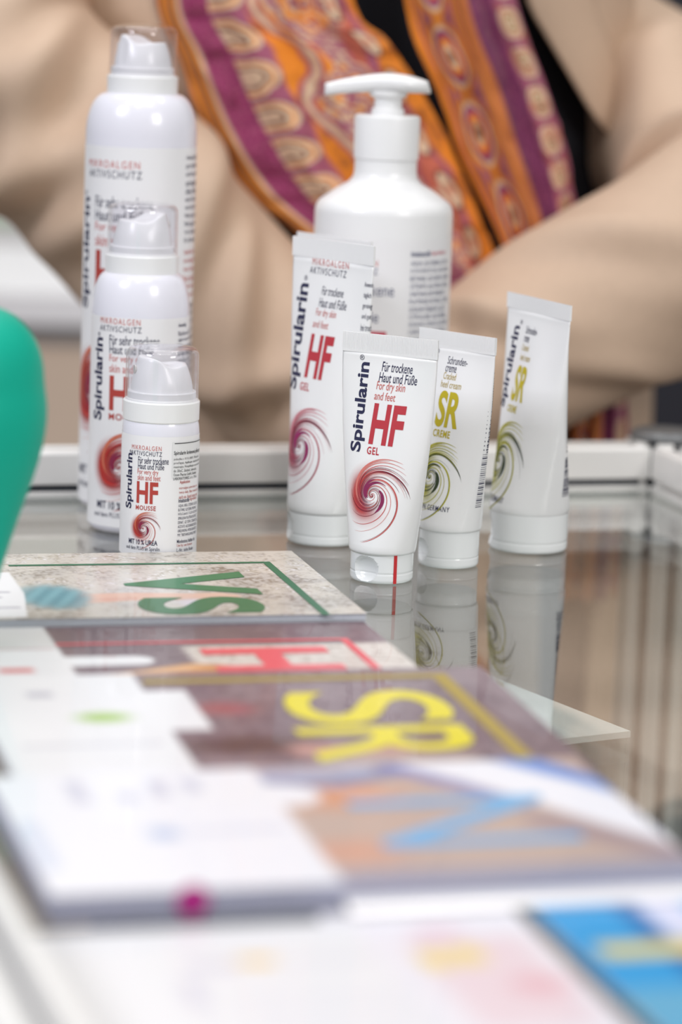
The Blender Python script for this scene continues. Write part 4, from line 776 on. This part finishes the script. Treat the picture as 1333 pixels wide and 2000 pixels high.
def band(name, left, right, paint, yf, nu=150, nv=420, fold=.006, nfold=5, seed=1, parent=None):
    """left / right: edge points (x, z) from top to bottom; yf(x, z): depth"""
    A = catmull([(*p, 0, 0) for p in left], nv)[:, :2]; B = catmull([(*p, 0, 0) for p in right], nv)[:, :2]; U, T = np.meshgrid(np.linspace(0, 1, nu), np.linspace(0, 1, nv))
    X = A[:, None, 0]*(1 - U) + B[:, None, 0]*U; Z = A[:, None, 1]*(1 - U) + B[:, None, 1]*U; mid = (A + B)/2; Ls = np.concatenate([[0], np.cumsum(np.hypot(*np.diff(mid, axis=0).T))]); Vm = Ls[:, None] + 0*U
    nz = fbm(nv, nu, 60, seed) - .5; Y = yf(X, Z) + fold*np.sin(2*math.pi*(nfold*U + .8*nz + .5*T)) + .008*nz - .010*np.exp(-((U - .5)/.35)**2)
    C = paint(U, Vm); v = np.stack([X - .02, Y - 2.06, Z], -1).reshape(-1, 3); ii, jj = np.meshgrid(np.arange(nv - 1), np.arange(nu - 1), indexing='ij'); a = (ii*nu + jj).ravel(); f = np.stack([a, a + nu, a + nu + 1, a + 1], -1)
    o = obj(name, v, f.tolist(), scarf_mat, parent, True, C.reshape(-1, 3)); sd = o.modifiers.new('s', 'SOLIDIFY'); sd.thickness = .0018; return o
def chest(X, Z): return 2.06 - .150*np.sqrt(np.clip(1 - ((X - .02)/.235)**2, .05, 1)) - .012
sc = band('scarf', [(-.050, 1.449), (-.096, 1.362), (-.124, 1.271), (-.109, 1.225), (-.091, 1.183), (-.065, 1.147), (-.027, 1.120), (.019, 1.075)], [(-.008, 1.445), (-.010, 1.356), (-.004, 1.266), (.018, 1.242), (.041, 1.210), (.065, 1.167), (.085, 1.121), (.100, 1.078)], paint_left, chest, 190, 480, .005, 4, 51, person)
band('scarf_end', [(.014, 1.446), (.019, 1.357), (.027, 1.267), (.050, 1.213), (.064, 1.176), (.092, 1.122), (.106, 1.072)], [(.047, 1.447), (.072, 1.353), (.094, 1.269), (.115, 1.218), (.127, 1.185), (.135, 1.149), (.142, 1.099)], paint_right, lambda X, Z: chest(X, Z) - .004, 150, 420, .005, 3, 52, sc)
band('scarf_end', [(.112, 1.085), (.122, 1.050), (.137, 1.023), (.142, .985), (.140, .90)], [(.170, 1.095), (.176, 1.062), (.176, 1.037), (.177, .985), (.176, .90)], paint_right, lambda X, Z: chest(X, Z) - .002, 60, 160, .004, 3, 53, sc)
v, f = tube_mesh([(.02 + .088*math.cos(a), 2.055 + .085*math.sin(a), 1.462 + .018*math.sin(a), .030) for a in np.linspace(-1.9, 4.55, 15)], 160, 40, [(i/12, k, .05, .02, .004, 1.) for i in range(12) for k in (0., 2.)])
vv = np.array(v); th = np.arctan2(vv[:, 1] - 2.055, vv[:, 0] - .02); cc = np.where((np.sin(th*18 + vv[:, 2]*300) > .2)[:, None], ORA, MAU); cc = np.where((np.sin(vv[:, 2]*900 + th*6) > .75)[:, None], BEI, cc)
obj('scarf_loop', loc_(v), f, scarf_mat, sc, True, cc)

# ------------------------------------------------------------------ blurred stand behind, left and right
bc = empty('back_counter', (-.62, 3.05, 0), 4, 'blurred white topped counter with tan front in the background at left', 'counter')
MB().box(-.6, .42, -.02, .5, .925, .955).build('worktop', mat('white worktop', (236, 234, 236), .4), bc)
MB().box(-.58, .40, 0, .48, .06, .905).build('front_panel', mat('tan veneer', (216, 194, 174), .5, var=.06, scale=4), bc)
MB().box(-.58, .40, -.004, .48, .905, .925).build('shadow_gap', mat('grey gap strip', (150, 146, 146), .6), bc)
MB().box(-.56, .38, .02, .46, 0, .06).build('plinth', alu_dark, bc)
ws = empty('wall_shelf', (-.75, 4.25, .90), 3, 'blurred pale shelf unit standing against the booth wall at left', 'shelf')
MB().box(-.7, .75, 0, .3, -.9, -.86).build('base_board', MATS['white worktop'], ws)
MB().box(-.7, .75, .28, .3, -.86, .42).build('back_board', mat('pale mint board', (206, 222, 216), .6), ws)
for z in (-.40, -.02, .38): MB().box(-.7, .75, -.02, .28, z, z + .035).build('shelf_board', mat('grey white board', (214, 212, 212), .5), ws)
for x in (-.72, .75): MB().box(x, x + .02, -.02, .3, -.9, .42).build('side_board', MATS['grey white board'], ws)
bxs = [(-.62, .16, .22, (222, 206, 212)), (-.32, .2, .18, (188, 196, 190)), (-.02, .14, .25, (226, 200, 206)), (.22, .18, .16, (168, 186, 160)), (.50, .16, .22, (224, 190, 200))]
for i, (x, w, h, c) in enumerate(bxs):
    o = empty('carton', (-.75 + x, 4.29, .916), 3, ['pale pink carton at the left end of the blurred shelf', 'grey green carton second along the blurred shelf', 'tall rose carton in the middle of the blurred shelf', 'low sage green carton on the blurred shelf', 'pink carton at the right end of the blurred shelf'][i], 'carton', 'cartons on the back shelf')
    bevel(MB().box(-w/2, w/2, 0, .18, 0, h*.8).build('carton_body', mat('carton %d' % i, c, .6), o), .002); MB().box(-w/2 + .004, w/2 - .004, .004, .176, h*.8, h*.8 + .003).build('carton_lid', MATS['carton %d' % i], o)
dp = empty('dark_partition', (.78, 3.3, 0), -6, 'blurred dark charcoal partition at the upper right', 'partition')
MB().box(-.52, .9, 0, .05, .12, 2.6).build('cloth_panel', mat('charcoal cloth', (38, 38, 46), .9, var=.2, scale=3), dp)
for x in (-.55, .9): MB().box(x, x + .03, -.01, .06, 0, 2.62).build('upright', mat('black metal', (26, 26, 30), .4, metal=.5), dp)
MB().box(-.52, .9, -.005, .055, .06, .12).build('bottom_rail', MATS['black metal'], dp)
